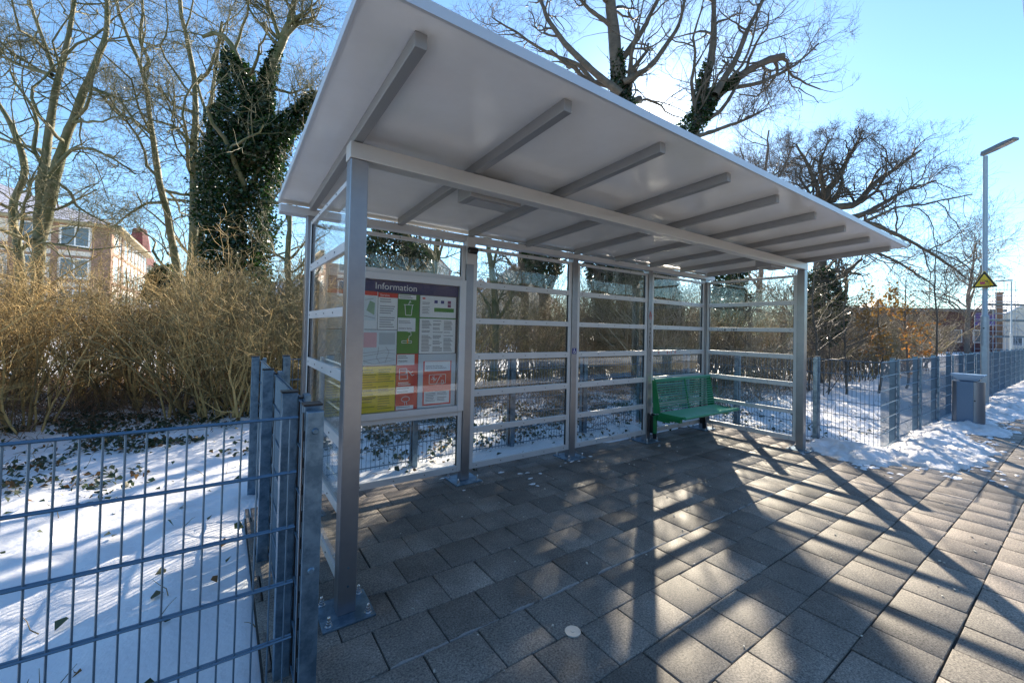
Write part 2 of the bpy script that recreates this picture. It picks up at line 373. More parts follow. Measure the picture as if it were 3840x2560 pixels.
def heap_h(X, Y):
    d = sdist(X, Y, poly)+.20*(fbm(X*4, Y*4, 21)-.5)+.22*(fbm(X*12, Y*12, 23, 3)-.5)
    ridge = .5+.5*np.sin(X*9-Y*5+4*fbm(X*1.4, Y*1.4, 4))
    h = .001+.014*np.clip(d/.06, 0, 1)+.07*np.clip((d-.03)/.35, 0, 1)+.09*np.clip(d/.5, 0, 1)*(fbm(X*4.5, Y*4.5, 31)-.38)*2+.075*(fbm(X*13, Y*12, 33, 3)-.5)*np.clip(d/.15, 0, 1)+.012*ridge*np.clip(d/.2, 0, 1)
    return np.where(d > 0, h, -.03)
tag(link('snow_bank', grid_mesh('snow_bank', 5.6, 16, -2.1, .3, .03, heap_h, snow, lambda X, Y: heap_h(X, Y) > -.02)), kind='structure')
tag(link('snow_strip', grid_mesh('snow_strip', 15.9, 40, -2.3, -.5, .09, heap_h, snow, lambda X, Y: heap_h(X, Y) > -.02)), kind='structure')
tsn = mat('trodden snow', (.80, .81, .83), .6, 0, .35, noise=(4.5, 1.1, (.60, .58, .56)), bump=(38, .7))
for o_ in ('snow_bank', 'snow_strip'): bpy.data.objects[o_].data.materials[0] = tsn
# beyond the platform edge: snowy edge strip, track bed and the opposite platform (seen mirrored in the panes)
ballast = mat('dark ballast', (.09, .08, .07), .9, noise=(12, .8, (.16, .14, .11)), bump=(30, .8))
tan = mat('tan paving', (.42, .36, .26), .7, noise=(4, .5, (.34, .29, .21)))
e = MB(); e.box(-40, 90, -5.45, -4.46, -.6, .012); tag(e.build('platform_edge_snow', snow), kind='structure')
e = MB(); e.box(-40, 90, -8.0, -5.46, -1.2, -.72); tag(e.build('track_bed', ballast), kind='structure')
e = MB(); e.box(-40, 90, -12.6, -8.1, -1.2, .0); e.box(-40, 90, -12.0, -8.9, -.2, .02, 1); tag(e.build('opposite_platform', [tan, snow]), kind='structure')  # wide snow layer on top added to bounce light back at the shelter
for yy in (-6.0, -7.44):
    e = MB(); e.box(-40, 90, yy-.035, yy+.035, -.72, -.56); tag(e.build('rail', galv), kind='structure')

# ------------------------------------------------------------------ shelter
S, HP, D, HB, B = .0958, 2.514, 1.4613, .0939, 1.5
XR = 4*B                                  # left edge of the right-hand posts
shelter = empty('platform_shelter', 'steel and glass waiting shelter with cantilevered cream roof on the paved platform', 'shelter')
def bolt(mb, x, y, z0):
    mb.tube([(x, y, z0), (x, y, z0+.004)], .019, 10); mb.tube([(x, y, z0+.004), (x, y, z0+.020)], .014, 6); mb.tube([(x, y, z0+.020), (x, y, z0+.030)], .012, 6)
    mb.tube([(x, y, z0+.03), (x, y, z0+.046)], .009, 8); mb.dome((x, y, z0+.046), .009, .006, 8)
def bolt_mesh():
    prof = [(.001, 0), (.019, 0), (.019, .004), (.0142, .0045), (.0142, .02), (.012, .021), (.012, .030), (.0088, .031), (.0088, .046), (.006, .051), (.001, .052)]
    vs = []; fs = []; n = 12
    for r, z in prof:
        for j in range(n): a = 2*math.pi*j/n; vs.append((r*math.cos(a), r*math.sin(a), z))
    for i in range(len(prof)-1):
        for j in range(n): fs.append((i*n+j, i*n+(j+1) % n, (i+1)*n+(j+1) % n, (i+1)*n+j))
    me = bpy.data.meshes.new('bolt'); me.from_pydata(vs, [], fs); me.materials.append(mat('zinc bolt', (.62, .63, .64), .25, .9)); me.shade_smooth(); me.set_sharp_from_angle(angle=R(40)); return me
bolt_me = bolt_mesh()
def screw_mesh():
    o = MB().box(-.004, .004, -.0035, .0035, -.004, .004).build('screw', black); me = o.data; bpy.data.objects.remove(o); return me
screw_me = screw_mesh()
def post(name, x, y, h, sx=S, sy=S, plate=.135):
    p = MB().box(x, x+sx, y, y+sy, .012, h).build(name, steel, shelter, bevel=.004)
    cx, cy = x+sx/2, y+sy/2
    MB().box(cx-plate, cx+plate, cy-plate, cy+plate, .001, .012).build('base_plate', galv, p, bevel=.002)
    for dx in (-1, 1):
        for dy in (-1, 1): inst('bolt', bolt_me, p, (cx+dx*plate*.74, cy+dy*plate*.74, .0125))
    return p
fpl = post('front_post', 0, 0, HP)
fpr = post('front_post', XR, 0, HP)
for z in (.16, .26): MB().tube([(.05, -.003, z), (.05, .002, z)], .006, 8).build('screw', galv, fpl)
BP = []
for i in range(5):
    BP.append(post('back_post', i*B, D, 2.50, S*.92, S, .15))
MB().box(-.006, XR+S+.006, -.003, S+.003, HP+.002, HP+HB).build('front_beam', mat('beam aluminium', (.62, .61, .59), .4, .35), shelter, bevel=.004)
gut = MB().box(-.20, XR+S+.2, D+.012, D+.13, 2.503, 2.566); gut.build('gutter_beam', alu, shelter, bevel=.004)
# roof slopes up towards the front
SL = -.0445
def rz(y): return 2.611+SL*y              # underside of rafters
def roof_u(y): return rz(y)+.062          # underside of panel
rp = MB(); xa, xb, ya, yb = -.19, 6.26, -1.0, 1.60
vs = []
for dz in (0, .035):
    for (x, y) in ((xa, ya), (xb, ya), (xb, yb), (xa, yb)): vs.append((x, y, roof_u(y)+dz))
rp.add(vs, [(0, 3, 2, 1), (4, 5, 6, 7), (0, 1, 5, 4), (1, 2, 6, 5), (2, 3, 7, 6), (3, 0, 4, 7)])
roof = rp.build('roof_panel', roofm, shelter)
ed = MB()
ed.bar((xa-.004, ya-.008, roof_u(ya)+.018), (xb+.004, ya-.008, roof_u(ya)+.018), .014, .046)
for x in (xa-.008, xb+.008): ed.bar((x, ya, roof_u(ya)+.018), (x, yb, roof_u(yb)+.018), .014, .046)
ed.build('edge_trim', alu, roof)
for n in range(9):
    x0 = n*.75+.012 if n < 8 else XR+.04
    yf, ybk = -.90, D+.005
    r = MB(); vs = []
    for y in (yf, ybk):
        for (x, dz) in ((x0, 0), (x0+.05, 0), (x0+.05, .0615), (x0, .0615)): vs.append((x, y, rz(y)+dz))
    r.add(vs, [(0, 1, 2, 3), (7, 6, 5, 4), (0, 4, 5, 1), (1, 5, 6, 2), (2, 6, 7, 3), (3, 7, 4, 0)])
    r.build('rafter', rafm, shelter, bevel=.003)
RAILS = [(2.42, 2.452), (2.030, 2.088), (1.640, 1.698), (1.255, 1.322), (.866, .933), (.484, .542), (.108, .170)]
def wall_frame(p0, d, length, skip=None, name='wall_frame'):
    """p0: start (x,y); d: unit direction in plan; aluminium frame with rails, one pane behind"""
    n = (-d[1], d[0])
    fr = MB(); scr = []; ang_ = math.atan2(d[1], d[0])
    def bx(mb, u0, u1, z0, z1, t0=-.02, t1=.02):
        q = []
        for z in (z0, z1):
            for (u, t) in ((u0, t0), (u1, t0), (u1, t1), (u0, t1)): q.append((p0[0]+d[0]*u+n[0]*t, p0[1]+d[1]*u+n[1]*t, z))
        mb.add(q, [(0, 3, 2, 1), (4, 5, 6, 7), (0, 1, 5, 4), (1, 2, 6, 5), (2, 3, 7, 6), (3, 0, 4, 7)])
    bx(fr, 0, .045, .108, 2.452); bx(fr, length-.045, length, .108, 2.452)
    for i, (z0, z1) in enumerate(RAILS):
        if skip and i in skip: continue
        bx(fr, .0455, length-.0455, z0, z1, -.019, .019)
        for j in range(5):
            u = .09+(length-.18)*j/4
            for t in (-.0195, .0195): scr.append((p0[0]+d[0]*u+n[0]*t, p0[1]+d[1]*u+n[1]*t, (z0+z1)/2))
    f = fr.build(name, alu, shelter, bevel=.002)
    for q in scr: inst('screw', screw_me, f, q, ang_)
    panes = []
    for i in range(len(RAILS)-1):
        z1 = RAILS[i][0]+.004; z0 = RAILS[i+1][1]-.004
        if skip and (i in skip or i+1 in skip):
            continue
        panes.append((z0, z1))
    if skip: panes += [(2.10, 2.425), (.166, .72)]
    for z0, z1 in panes:
        g = MB(); bx(g, .05, length-.05, z0, z1, .006, .012); g.build('glass_pane', glass, f)
    for u in (.0455, length-.0505):
        gk = MB(); bx(gk, u, u+.005, .17, 2.42, -.004, .018); gk.build('gasket', dark, f)
    return f
PW = S*.92
for i in range(4):
    x0 = i*B+PW+.003; ln = B-PW-.006
    wall_frame((x0, D+.035), (1, 0), ln, skip={1, 2, 3, 4, 5} if i == 0 else None)
# two rails that hold the notice case in the first bay
for z0, z1 in ((2.085, 2.125), (.685, .735)): MB().box(PW+.05, B-.05, D+.016, D+.054, z0, z1).build('case_rail', alu, shelter)
ew = D-S-.006
wall_frame((.045, S+.003), (0, 1), ew, name='end_frame')
wall_frame((XR+.045, S+.003), (0, 1), ew, name='end_frame')
# luminaires under the roof behind the beam
for x0 in (.80, 5.22):
    l = MB().box(x0, x0+.42, .10, .30, 2.49, 2.598).build('ceiling_light', rafm, shelter, bevel=.003)
    MB().box(x0+.05, x0+.36, .125, .275, 2.484, 2.4895).build('diffuser', diffm, l)
# sensor and sleeve on the second back post
cv = MB().box(B-.006, B+PW+.006, D-.014, D+.05, 2.26, 2.545).build('post_sleeve', alu, shelter, bevel=.002)
sn = MB()
sn.tube([(1.485, D-.04, 2.40), (1.50, D-.045, 2.40), (1.59, D-.045, 2.40), (1.605, D-.04, 2.40)], [.012, .034, .034, .012], 14)
sn.build('motion_sensor', dark, shelter, smooth=True)
# accessibility sticker
st = MB().box(3.009, 3.079, D-.0025, D-.0005, 1.298, 1.371).build('accessibility_sticker', bluep, shelter)
wy = D-.0035
a = MB()
def stroke(mb, pts, w=.005, y=None, axis='y'):
    for p, q in zip(pts[:-1], pts[1:]):
        if axis == 'y': A = (p[0], y, p[1]); C = (q[0], y, q[1]); up = (0, 1, 0)
        else: A = (y, p[0], p[1]); C = (y, q[0], q[1]); up = (1, 0, 0)
        mb.bar(A, C, w, .0012, 0, up)
arc = [(3.043+.017*math.cos(t), 1.325+.017*math.sin(t)) for t in np.linspace(2.3, 6.1, 9)]
stroke(a, arc, .005, wy); stroke(a, [(3.040, 1.350), (3.042, 1.331), (3.056, 1.331), (3.063, 1.312), (3.068, 1.314)], .006, wy)
a.tube([(3.039, wy-.0005, 1.358), (3.039, wy+.0005, 1.358)], .006, 10)
a.build('wheelchair_symbol', whm, st)
# scribbled ink on post and rails
gf = MB(); y = D-.002
stroke(gf, [(4.52, 1.79), (4.543, 1.90), (4.566, 1.79)], .005, y); stroke(gf, [(4.525, 1.83), (4.572, 1.83)], .005, y)
stroke(gf, [(4.543+.022*math.cos(t), 1.83+.045*math.sin(t)) for t in np.linspace(0, 6.28, 14)], .004, y)
yy = D+.0135
def letters(mb, s, x, z, hgt, step, y, axis='y', sg=1):
    G = {'B': [[(0, 0), (0, 1), (.5, .85), (0, .5), (.55, .25), (0, 0)]], 'I': [[(.2, 0), (.2, 1)]], 'T': [[(0, 1), (.7, 1)], [(.35, 1), (.35, 0)]], 'H': [[(0, 0), (0, 1)], [(.6, 0), (.6, 1)], [(0, .5), (.6, .5)]],
         'A': [[(0, 0), (.35, 1), (.7, 0)], [(.1, .4), (.6, .4)]], 'L': [[(0, 1), (.05, 0), (.4, .05)]], 'W': [[(0, 1), (.2, 0), (.4, .7), (.6, 0), (.9, 1)]], 'J': [[(0, .9), (.6, 1), (.5, .2), (.1, 0)]], 'N': [[(0, 0), (.1, .9), (.5, .1), (.6, 1)]],
         '^': [[(.3, 0), (.35, 1)], [(0, .6), (.35, 1), (.7, .6)]], 'V': [[(0, 1), (.3, 0), (.6, 1)]], 'O': [[(.3, 0), (0, .5), (.3, 1), (.6, .5), (.3, 0)]], 'R': [[(0, 0), (0, 1), (.5, .8), (0, .5), (.6, 0)]], 'S': [[(.5, .9), (.1, .8), (.5, .3), (0, .05)]], 'Y': [[(0, 1), (.3, .5), (.6, 1)], [(.3, .5), (.3, 0)]], 'K': [[(0, 0), (0, 1)], [(.5, 1), (0, .5), (.5, 0)]], 'Z': [[(0, 1), (.6, 1), (0, 0), (.6, 0)]]}
    for ch in s:
        for pl in G.get(ch, []): stroke(mb, [(x+sg*p[0]*hgt*.8, z+p[1]*hgt) for p in pl], .006, y, axis)
        x += sg*step
letters(gf, 'A', 4.76, 1.266, .045, .06, yy); letters(gf, 'BIT H', 4.98, 1.268, .042, .048, yy)
gf.build('red_graffiti', redi, shelter)
gf = MB()
x = 4.53; z = 1.73
for ch in 'YOARKZ':
    letters(gf, ch, x, z-.05, .045, .05, y); z -= .062
stroke(gf, [(4.545, 1.36), (4.55, 1.27), (4.54, 1.24), (4.565, 1.22), (4.54, 1.19), (4.566, 1.16)], .005, y)
letters(gf, 'LLLW', 1.262, 1.642, .04, .036, XR+.025, 'x', -1); letters(gf, 'JN^', 1.045, 1.642, .04, .038, XR+.025, 'x', -1)
gf.build('black_graffiti', inkb, shelter)

# ------------------------------------------------------------------ information board
ib = empty('information_board', 'glazed notice case headed Information, filled with posters, fixed in the nearest shelter bay', 'notice board', loc=(0, 0, 0))
X0, X1, Z0, Z1 = .10, 1.488, .738, 2.082
f = MB(); yf, yk = D-.03, D+.014
f.box(X0, X0+.066, yf, yk, Z0, Z1); f.box(X1-.07, X1, yf, yk, Z0, Z1); f.box(X0+.066, X1-.07, yf, yk, 2.016, Z1); f.box(X0+.066, X1-.07, yf, yk, Z0, .797)
f.build('case_frame', alu, ib, bevel=.003)
MB().box(X0+.01, X1-.01, D+.0145, D+.03, Z0+.01, Z1-.01).build('back_panel', mat('dark case lining', (.05, .055, .07), .5), ib)
MB().box(X0+.068, X1-.072, D-.024, D-.019, .799, 2.014).build('front_glass', glass, ib)
yb_ = D+.012
def sheet(name, x0, x1, z0, z1, m, k=0): return MB().box(x0, x1, yb_-.002-k*.002, yb_-k*.002, z0, z1).build(name, m, ib)
hd = sheet('header_panel', X0+.068, 1.414, 1.908, 2.014, navy)
text('Information', .085, (.57, yb_-.0035, 1.932), whm, hd)
random.seed(4)
def lines(parent, x0, x1, z0, z1, n, m, k, cols=1, name='print_lines', hgt=.42):
    mb = MB(); y1 = yb_-k*.002-.0022
    cw = (x1-x0)/cols
    for c in range(cols):
        for i in range(n):
            z = z1-(i+.5)*(z1-z0)/n; hh = (z1-z0)/n*hgt/2
            if random.random() < .12: continue
            mb.box(x0+c*cw, x0+c*cw+cw*random.uniform(.6, .9), y1-.0006, y1, z-hh, z+hh)
    mb.build(name, m, parent)
def rect(parent, name, x0, x1, z0, z1, m, k): return MB().box(x0, x1, yb_-k*.002-.003, yb_-k*.002-.0022, z0, z1).build(name, m, parent)
def pic(parent, name, strokes, w, m, k):
    mb = MB()
    for s in strokes: stroke(mb, s, w, yb_-k*.002-.0037)
    mb.build(name, m, parent)
# left column: maps, service sheet, yellow timetable
p = sheet('map_poster', .17, .60, 1.56, 1.905, white); rect(p, 'red_band', .17, .595, 1.868, 1.905, redm, 0); rect(p, 'map', .18, .585, 1.64, 1.86, mapp, 0)
pic(p, 'map_roads', [[(.2, 1.66), (.35, 1.8), (.56, 1.84)], [(.25, 1.85), (.4, 1.7), (.58, 1.66)]], .004, greyp, 0)
MB().prism([(.50, yb_-.0042, 1.73), (.57, yb_-.0042, 1.69), (.575, yb_-.0042, 1.80), (.53, yb_-.0042, 1.82)], (0, .0006, 0)).build('map_park', mat('map green', (.32, .48, .33), .5), p)
p = sheet('service_poster', .604, .785, 1.56, 1.90, white); rect(p, 'red_band', .604, .785, 1.858, 1.90, redm, 0); text('Service', .03, (.62, yb_-.004, 1.868), whm, p); lines(p, .62, .78, 1.575, 1.85, 13, greyp, 0)
p = sheet('network_map_poster', .17, .785, 1.232, 1.555, mapp); rect(p, 'pink_panel', .3, .60, 1.395, 1.53, pinkp, 0)
random.seed(9)
pic(p, 'map_routes', [[(x0, z0+random.uniform(-.02, .02)) for x0 in np.linspace(.19, .77, 7)] for z0 in (1.26, 1.29, 1.33, 1.36)]+[[(x0+random.uniform(-.02, .02), zz) for zz in np.linspace(1.25, 1.4, 4)] for x0 in (.3, .45, .62, .7)], .003, greyp, 0)
rect(p, 'legend', .62, .77, 1.42, 1.53, mat('legend grey', (.5, .56, .6), .5), 0)
p = sheet('yellow_timetable', .17, .783, .80, 1.22, yelp); 
lines(p, .185, .77, .82, 1.20, 17, mat('brown print', (.42, .30, .01), .5), 0, cols=4)
pic(p, 'rule_lines', [[(.19, 1.08), (.77, 1.08)], [(.19, .93), (.6, .93)], [(.45, 1.0), (.77, 1.0)]], .005, inkb, 0)
# middle column
p = sheet('clean_station_poster', .79, 1.0, 1.335, 1.90, greenp); rect(p, 'white_band', .792, .965, 1.852, 1.896, white, 0); lines(p, .80, .95, 1.858, 1.892, 2, greyp, 1)
rect(p, 'text_band', .792, .965, 1.545, 1.675, white, 0); text('Saubere Sache.', .022, (.80, yb_-.0042, 1.568), inkb, p); lines(p, .80, .94, 1.62, 1.665, 3, greyp, 1)
pic(p, 'cup_pictogram', [[(.855, 1.80), (.865, 1.70), (.92, 1.70), (.93, 1.80)], [(.845, 1.80), (.94, 1.80)], [(.89, 1.80), (.905, 1.84), (.915, 1.82)]], .006, whm, 0)
pic(p, 'ashtray_pictogram', [[(.835, 1.455), (.93, 1.455), (.93, 1.435), (.835, 1.435), (.835, 1.455)], [(.90, 1.455), (.905, 1.50), (.925, 1.51), (.92, 1.54), (.89, 1.54)]], .005, whm, 0)
rect(p, 'orange_spot', .885, .897, 1.43, 1.475, mat('orange print', (.8, .3, .01), .5), 1)
p = sheet('danger_poster', .79, 1.0, .80, 1.33, redm); rect(p, 'white_band', .795, .965, 1.225, 1.325, white, 0); text('Vorsicht', .026, (.805, yb_-.0042, 1.255), inkb, p); lines(p, .80, .93, 1.285, 1.318, 2, greyp, 1)
pic(p, 'train_pictogram', [[(.82, 1.09), (.82, 1.19), (.89, 1.19), (.90, 1.09), (.82, 1.09)], [(.83, 1.17), (.885, 1.17), (.885, 1.135), (.83, 1.135)], [(.90, 1.17), (.93, 1.15), (.955, 1.16)], [(.92, 1.15), (.945, 1.12), (.965, 1.13)]], .006, whm, 0)
rect(p, 'text_band', .795, .965, .955, 1.02, white, 0); lines(p, .80, .95, .965, 1.01, 3, greyp, 1); lines(p, .81, .96, 1.03, 1.065, 2, whm, 0)
pic(p, 'group_pictogram', [[(.885+.04*math.cos(t), .90+.025*math.sin(t)) for t in np.linspace(0, 6.28, 12)], [(.875, .88), (.88, .845)], [(.895, .88), (.90, .845)]], .005, whm, 0)
rect(p, 'lower_band', .795, .965, .803, .838, white, 0); lines(p, .80, .95, .807, .834, 2, greyp, 1)
# right column
p = sheet('help_poster', 1.008, 1.392, 1.688, 1.90, white); lines(p, 1.03, 1.13, 1.72, 1.84, 8, greyp, 0); rect(p, 'red_mark', 1.03, 1.06, 1.865, 1.88, redm, 0); rect(p, 'green_band', 1.155, 1.37, 1.745, 1.785, greenp, 0)
for qx, qz in ((1.155, 1.83), (1.225, 1.83), (1.30, 1.83), (1.30, 1.795)): rect(p, 'icon_square', qx, qx+.035, qz, qz+.03, bluep if qx != 1.30 else mat('plum print', (.2, .03, .12), .5), 0)
p = sheet('rules_poster', 1.008, 1.392, 1.332, 1.675, white); rect(p, 'green_edge', 1.002, 1.395, 1.676, 1.686, greenp, 0)
lines(p, 1.03, 1.38, 1.35, 1.515, 12, greyp, 0, cols=3, hgt=.55); lines(p, 1.03, 1.38, 1.535, 1.66, 9, greyp, 0, cols=3, hgt=.55)
sheet('pale_lining', 1.006, 1.405, .80, 1.326, mat('pale lining', (.62, .68, .74), .5))
p = sheet('watchful_poster', 1.056, 1.357, .82, 1.255, redm, 1); rect(p, 'white_band', 1.07, 1.345, 1.155, 1.252, white, 1); text('Schauen Sie nicht weg,\nwenn Sie etwas beobachten.', .0195, (1.082, yb_-.0065, 1.20), inkb, p)
pic(p, 'window_pictogram', [[(1.12, 1.03), (1.12, 1.12), (1.295, 1.12), (1.295, 1.03), (1.12, 1.03)], [(1.19, 1.02), (1.24, 1.11), (1.255, 1.10)], [(1.15, 1.10), (1.19, 1.06)], [(1.17, 1.11), (1.17, 1.05)], [(1.14, 1.075), (1.20, 1.08)], [(1.25, 1.06), (1.27, 1.06), (1.275, 1.025), (1.25, 1.025), (1.25, 1.06)]], .005, whm, 1)
rect(p, 'lower_band', 1.07, 1.34, .835, .955, white, 1); lines(p, 1.085, 1.33, .855, .945, 6, greyp, 2, cols=2)

# ------------------------------------------------------------------ bench
bn = empty('bench', 'green slatted metal bench fixed between the posts in the far corner of the shelter', 'bench', loc=(0, 0, 0))
bx0, bx1 = 4.535, 5.94
st_ = MB()
for k in range(11):
    t = k/10; st_.tube([(bx0, 1.235-.34*t, .448-.02*math.sin(t*3.1)), (bx1, 1.235-.34*t, .448-.02*math.sin(t*3.1))], .0135, 8)
st_.tube([(bx0, .868, .440), (bx1, .868, .440)], .024, 12)
st_.build('seat', greenl, bn, smooth=True)
bk = MB()
for k in range(12):
    t = k/11; bk.tube([(bx0, 1.262+.085*t, .49+.385*t), (bx1, 1.262+.085*t, .49+.385*t)], .0085, 8)
bk.tube([(bx0-.01, 1.352, .905), (bx1+.01, 1.352, .905)], .021, 12)
bk.build('backrest', greenl, bn, smooth=True)
for x in (bx0-.012, bx1):
    MB().prism([(x, 1.25, .44), (x, 1.37, .42), (x, 1.40, .90), (x, 1.335, .90)], (.012, 0, 0)).build('side_panel', green, bn, bevel=.002)
    MB().prism([(x, 1.28, .40), (x, 1.28, .45), (x, .87, .45), (x, .87, .425), (x, 1.02, .39)], (.012, 0, 0)).build('seat_bracket', green, bn, bevel=.002)
MB().bar(((bx0+bx1)/2, 1.255, .45), ((bx0+bx1)/2, 1.345, .90), .012, .02).build('middle_strut', green, bn)
for x in (4.60, 5.82):
    a_ = MB(); a_.box(x, x+.05, .98, 1.40, .345, .395); a_.build('support_arm', green, bn, bevel=.003)
pl_ = MB().box(4.565, 4.605, 1.36, 1.40, .13, .38).box(4.605, 4.612, 1.15, 1.40, .31, .36); pl_.build('mounting_leg', green, bn, bevel=.002)
for x in (4.592, 5.885):
    q = MB().prism([(x, 1.40, .40), (x, 1.36, .05), (x, 1.42, .04), (x, 1.458, .40)], (.012, 0, 0)); q.box(x-.02, x+.05, 1.405, 1.459, .12, .37)
    for z in (.17, .24, .32): q.tube([(x+.015, 1.404, z), (x+.015, 1.397, z)], .008, 8)
    q.build('mounting_plate', black, bn)

# ------------------------------------------------------------------ fences
def fence_post(parent, x, y, d, z0=-.05, h=1.275, plate=False):
    """d: plan direction pointing to the mesh/cover side; tube behind, cover strip in front of the mesh"""
    d = np.array(d, float); n = np.array([-d[1], d[0]])
    def ob(mb, t0, t1, u0, u1, za, zb):
        q = []
        for z in (za, zb):
            for (t, u) in ((t0, u0), (t1, u0), (t1, u1), (t0, u1)):
                p = np.array([x, y])+d*t+n*u; q.append((p[0], p[1], z))
        mb.add(q, [(0, 3, 2, 1), (4, 5, 6, 7), (0, 1, 5, 4), (1, 2, 6, 5), (2, 3, 7, 6), (3, 0, 4, 7)])
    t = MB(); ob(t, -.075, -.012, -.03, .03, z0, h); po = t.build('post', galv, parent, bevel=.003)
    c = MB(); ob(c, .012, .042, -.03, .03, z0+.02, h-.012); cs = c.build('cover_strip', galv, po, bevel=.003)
    prof = [(-.006, .03)]
    for k in range(int((h-.05)/.1)):
        zz = .05+k*.1; prof += [(-.006, zz), (.012, zz), (.012, zz+.035), (-.006, zz+.035)]
    prof += [(-.006, h-.02), (-.010, h-.02), (-.010, .03)]
    p3 = [(x+d[0]*.0+n[0]*(u), y+n[1]*u, zz) for u, zz in prof]
    cl = MB()
    for off in (-.034,):
        cl.prism([(x+n[0]*(u-.027)-d[0]*.009, y+n[1]*(u-.027)-d[1]*.009, zz) for u, zz in prof], (d[0]*.018, d[1]*.018, 0))
    cl.build('clamp_strip', dark, po)
    for z in (h-.085, h-.6, .2):
        p = np.array([x, y])+d*.0425; p2 = p+d*.006
        MB().tube([(p[0], p[1], z), (p2[0], p2[1], z)], [.013, .009], 10).build('bolt', galv, po, smooth=True)
    ca = MB(); ob(ca, -.078, -.009, -.033, .033, h+.0005, h+.008); ca.build('post_cap', dark, po)
    return po
def mesh_panel(parent, p, q, z0=.02, top=1.243, pitch=.05, r=.0033, rh=.0042, zb=None, sides=5):
    p = np.array(p, float); q = np.array(q, float); L = np.linalg.norm(q-p); d = (q-p)/L; n = np.array([-d[1], d[0]])
    mb = MB(); k = int(L/pitch)
    zs = [top-.2*i for i in range(7) if top-.2*i > z0]
    for i in range(k+1):
        c = p+d*(i+.5)*L/(k+1); mb.tube([(c[0], c[1], zs[-1]-.03), (c[0], c[1], top+.004)], r, sides, cap=False)
    for z in zs:
        for s in (-1, 1):
            a_ = p+n*s*(r+rh); b_ = q+n*s*(r+rh); mb.tube([(a_[0], a_[1], z), (b_[0], b_[1], z)], rh, sides, cap=False)
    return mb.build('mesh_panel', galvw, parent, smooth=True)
def fence(label, pts, posts, panel_pts, **kw):
    f = empty('mesh_fence', label, 'fence', 'double rod mesh fences round the platform')
    for (x, y, dx, dy) in posts: fence_post(f, x, y, (dx, dy))
    for a_, b_ in panel_pts: mesh_panel(f, a_, b_, **kw)
    return f
fence('galvanised mesh fence nearest the camera, across the lower left corner in front of the snow', None, [(-.255, -.66, 0, -1), (-2.75, -.66, 0, -1)], [((-2.72, -.672), (-.31, -.672))])
LFY = [-.235, .90, 2.24]
fence('galvanised mesh fence running back beside the near end of the shelter', None, [(-.245, y_, 1, 0) for y_ in LFY], [((-.245, -.64), (-.245, -.25)), ((-.245, -.205), (-.245, .885)), ((-.245, .93), (-.245, 2.22))])
bxs = [-.03, 1.30, 2.66, 4.02, 5.38, 6.74]
fence('galvanised mesh fence in the snow behind the shelter, seen through its panes', None, [(x_, 2.27, 0, -1) for x_ in bxs], [((a_+.03, 2.26), (b_-.03, 2.26)) for a_, b_ in zip(bxs[:-1], bxs[1:])])
fence('galvanised mesh fence with two posts beside the far end of the shelter', None, [(6.78, 1.32, -1, 0), (6.86, .15, -1, 0)], [((6.77, 2.24), (6.77, 1.35)), ((6.775, 1.29), (6.85, .18)), ((6.86, .12), (6.88, -.62)), ((6.88, -.62), (7.93, -.575))])
rx = [7.97]+[7.97+1.345*k for k in range(1, 26)]
fence('long galvanised mesh fence running away along the snowy platform edge on the right', None, [(x_, -.545, 0, -1) for x_ in rx], [((a_+.03, -.556), (b_-.03, -.556)) for a_, b_ in zip(rx[:-1], rx[1:])], sides=4)

# ------------------------------------------------------------------ litter bin
bi = empty('litter_bin', 'grey metal litter bin with a tilted lid standing in snow by the fence', 'bin', loc=(0, 0, 0))
bcx, bcy = 10.62, -.975
binm = mat('bin painted steel', (.10, .17, .27), .38, .3, noise=(40, .4, (.08, .14, .23)))
binw = mat('bin polished end', (.20, .24, .29), .34, .8)
def stadium(cx, cy, hx, hy, n=10):
    pts = []
    for s, a0 in ((1, 0), (-1, math.pi)):
        for k in range(n+1):
            a = a0+k*math.pi/n; pts.append((cx+hx*math.cos(a), cy+s*(hy-hx)+hx*math.sin(a)))
    return pts
for s, nm in ((-1, 'door'), (1, 'end_shell')):
    pts = [(bcx+.15*math.cos(a), bcy+s*(.07+.145*math.sin(a)), .03) for a in np.linspace(0, math.pi, 13)]
    d_ = MB().prism(pts, (0, 0, .795)).build(nm, binw, bi, smooth=True)
    if s < 0: MB().tube([(bcx-.152, bcy-.10, .49), (bcx-.148, bcy-.10, .49)], .012, 10).build('lock', black, d_)
MB().box(bcx-.165, bcx+.165, bcy-.085, bcy+.13, .0, .83).build('body', binm, bi, bevel=.006)
ld = MB(); vs = []
for (z_, hx_, hy_) in ((.838, .135, .105), (.895, .165, .165), (.952, .178, .218), (.958, .170, .210)):
    for (u, v) in ((-1, -1), (1, -1), (1, 1), (-1, 1)): vs.append((bcx+u*hx_, bcy+v*hy_, z_))
fs = [(3, 2, 1, 0), (12, 13, 14, 15)]
for i_ in range(3):
    for j_ in range(4): fs.append((i_*4+j_, i_*4+(j_+1) % 4, i_*4+4+(j_+1) % 4, i_*4+4+j_))
ld.add(vs, fs)
ld.build('lid', mat('bin lid steel', (.20, .32, .46), .35, .35), bi)
MB().box(bcx-.10, bcx+.10, bcy-.10, bcy+.10, .831, .862).build('lid_hinge', black, bi)

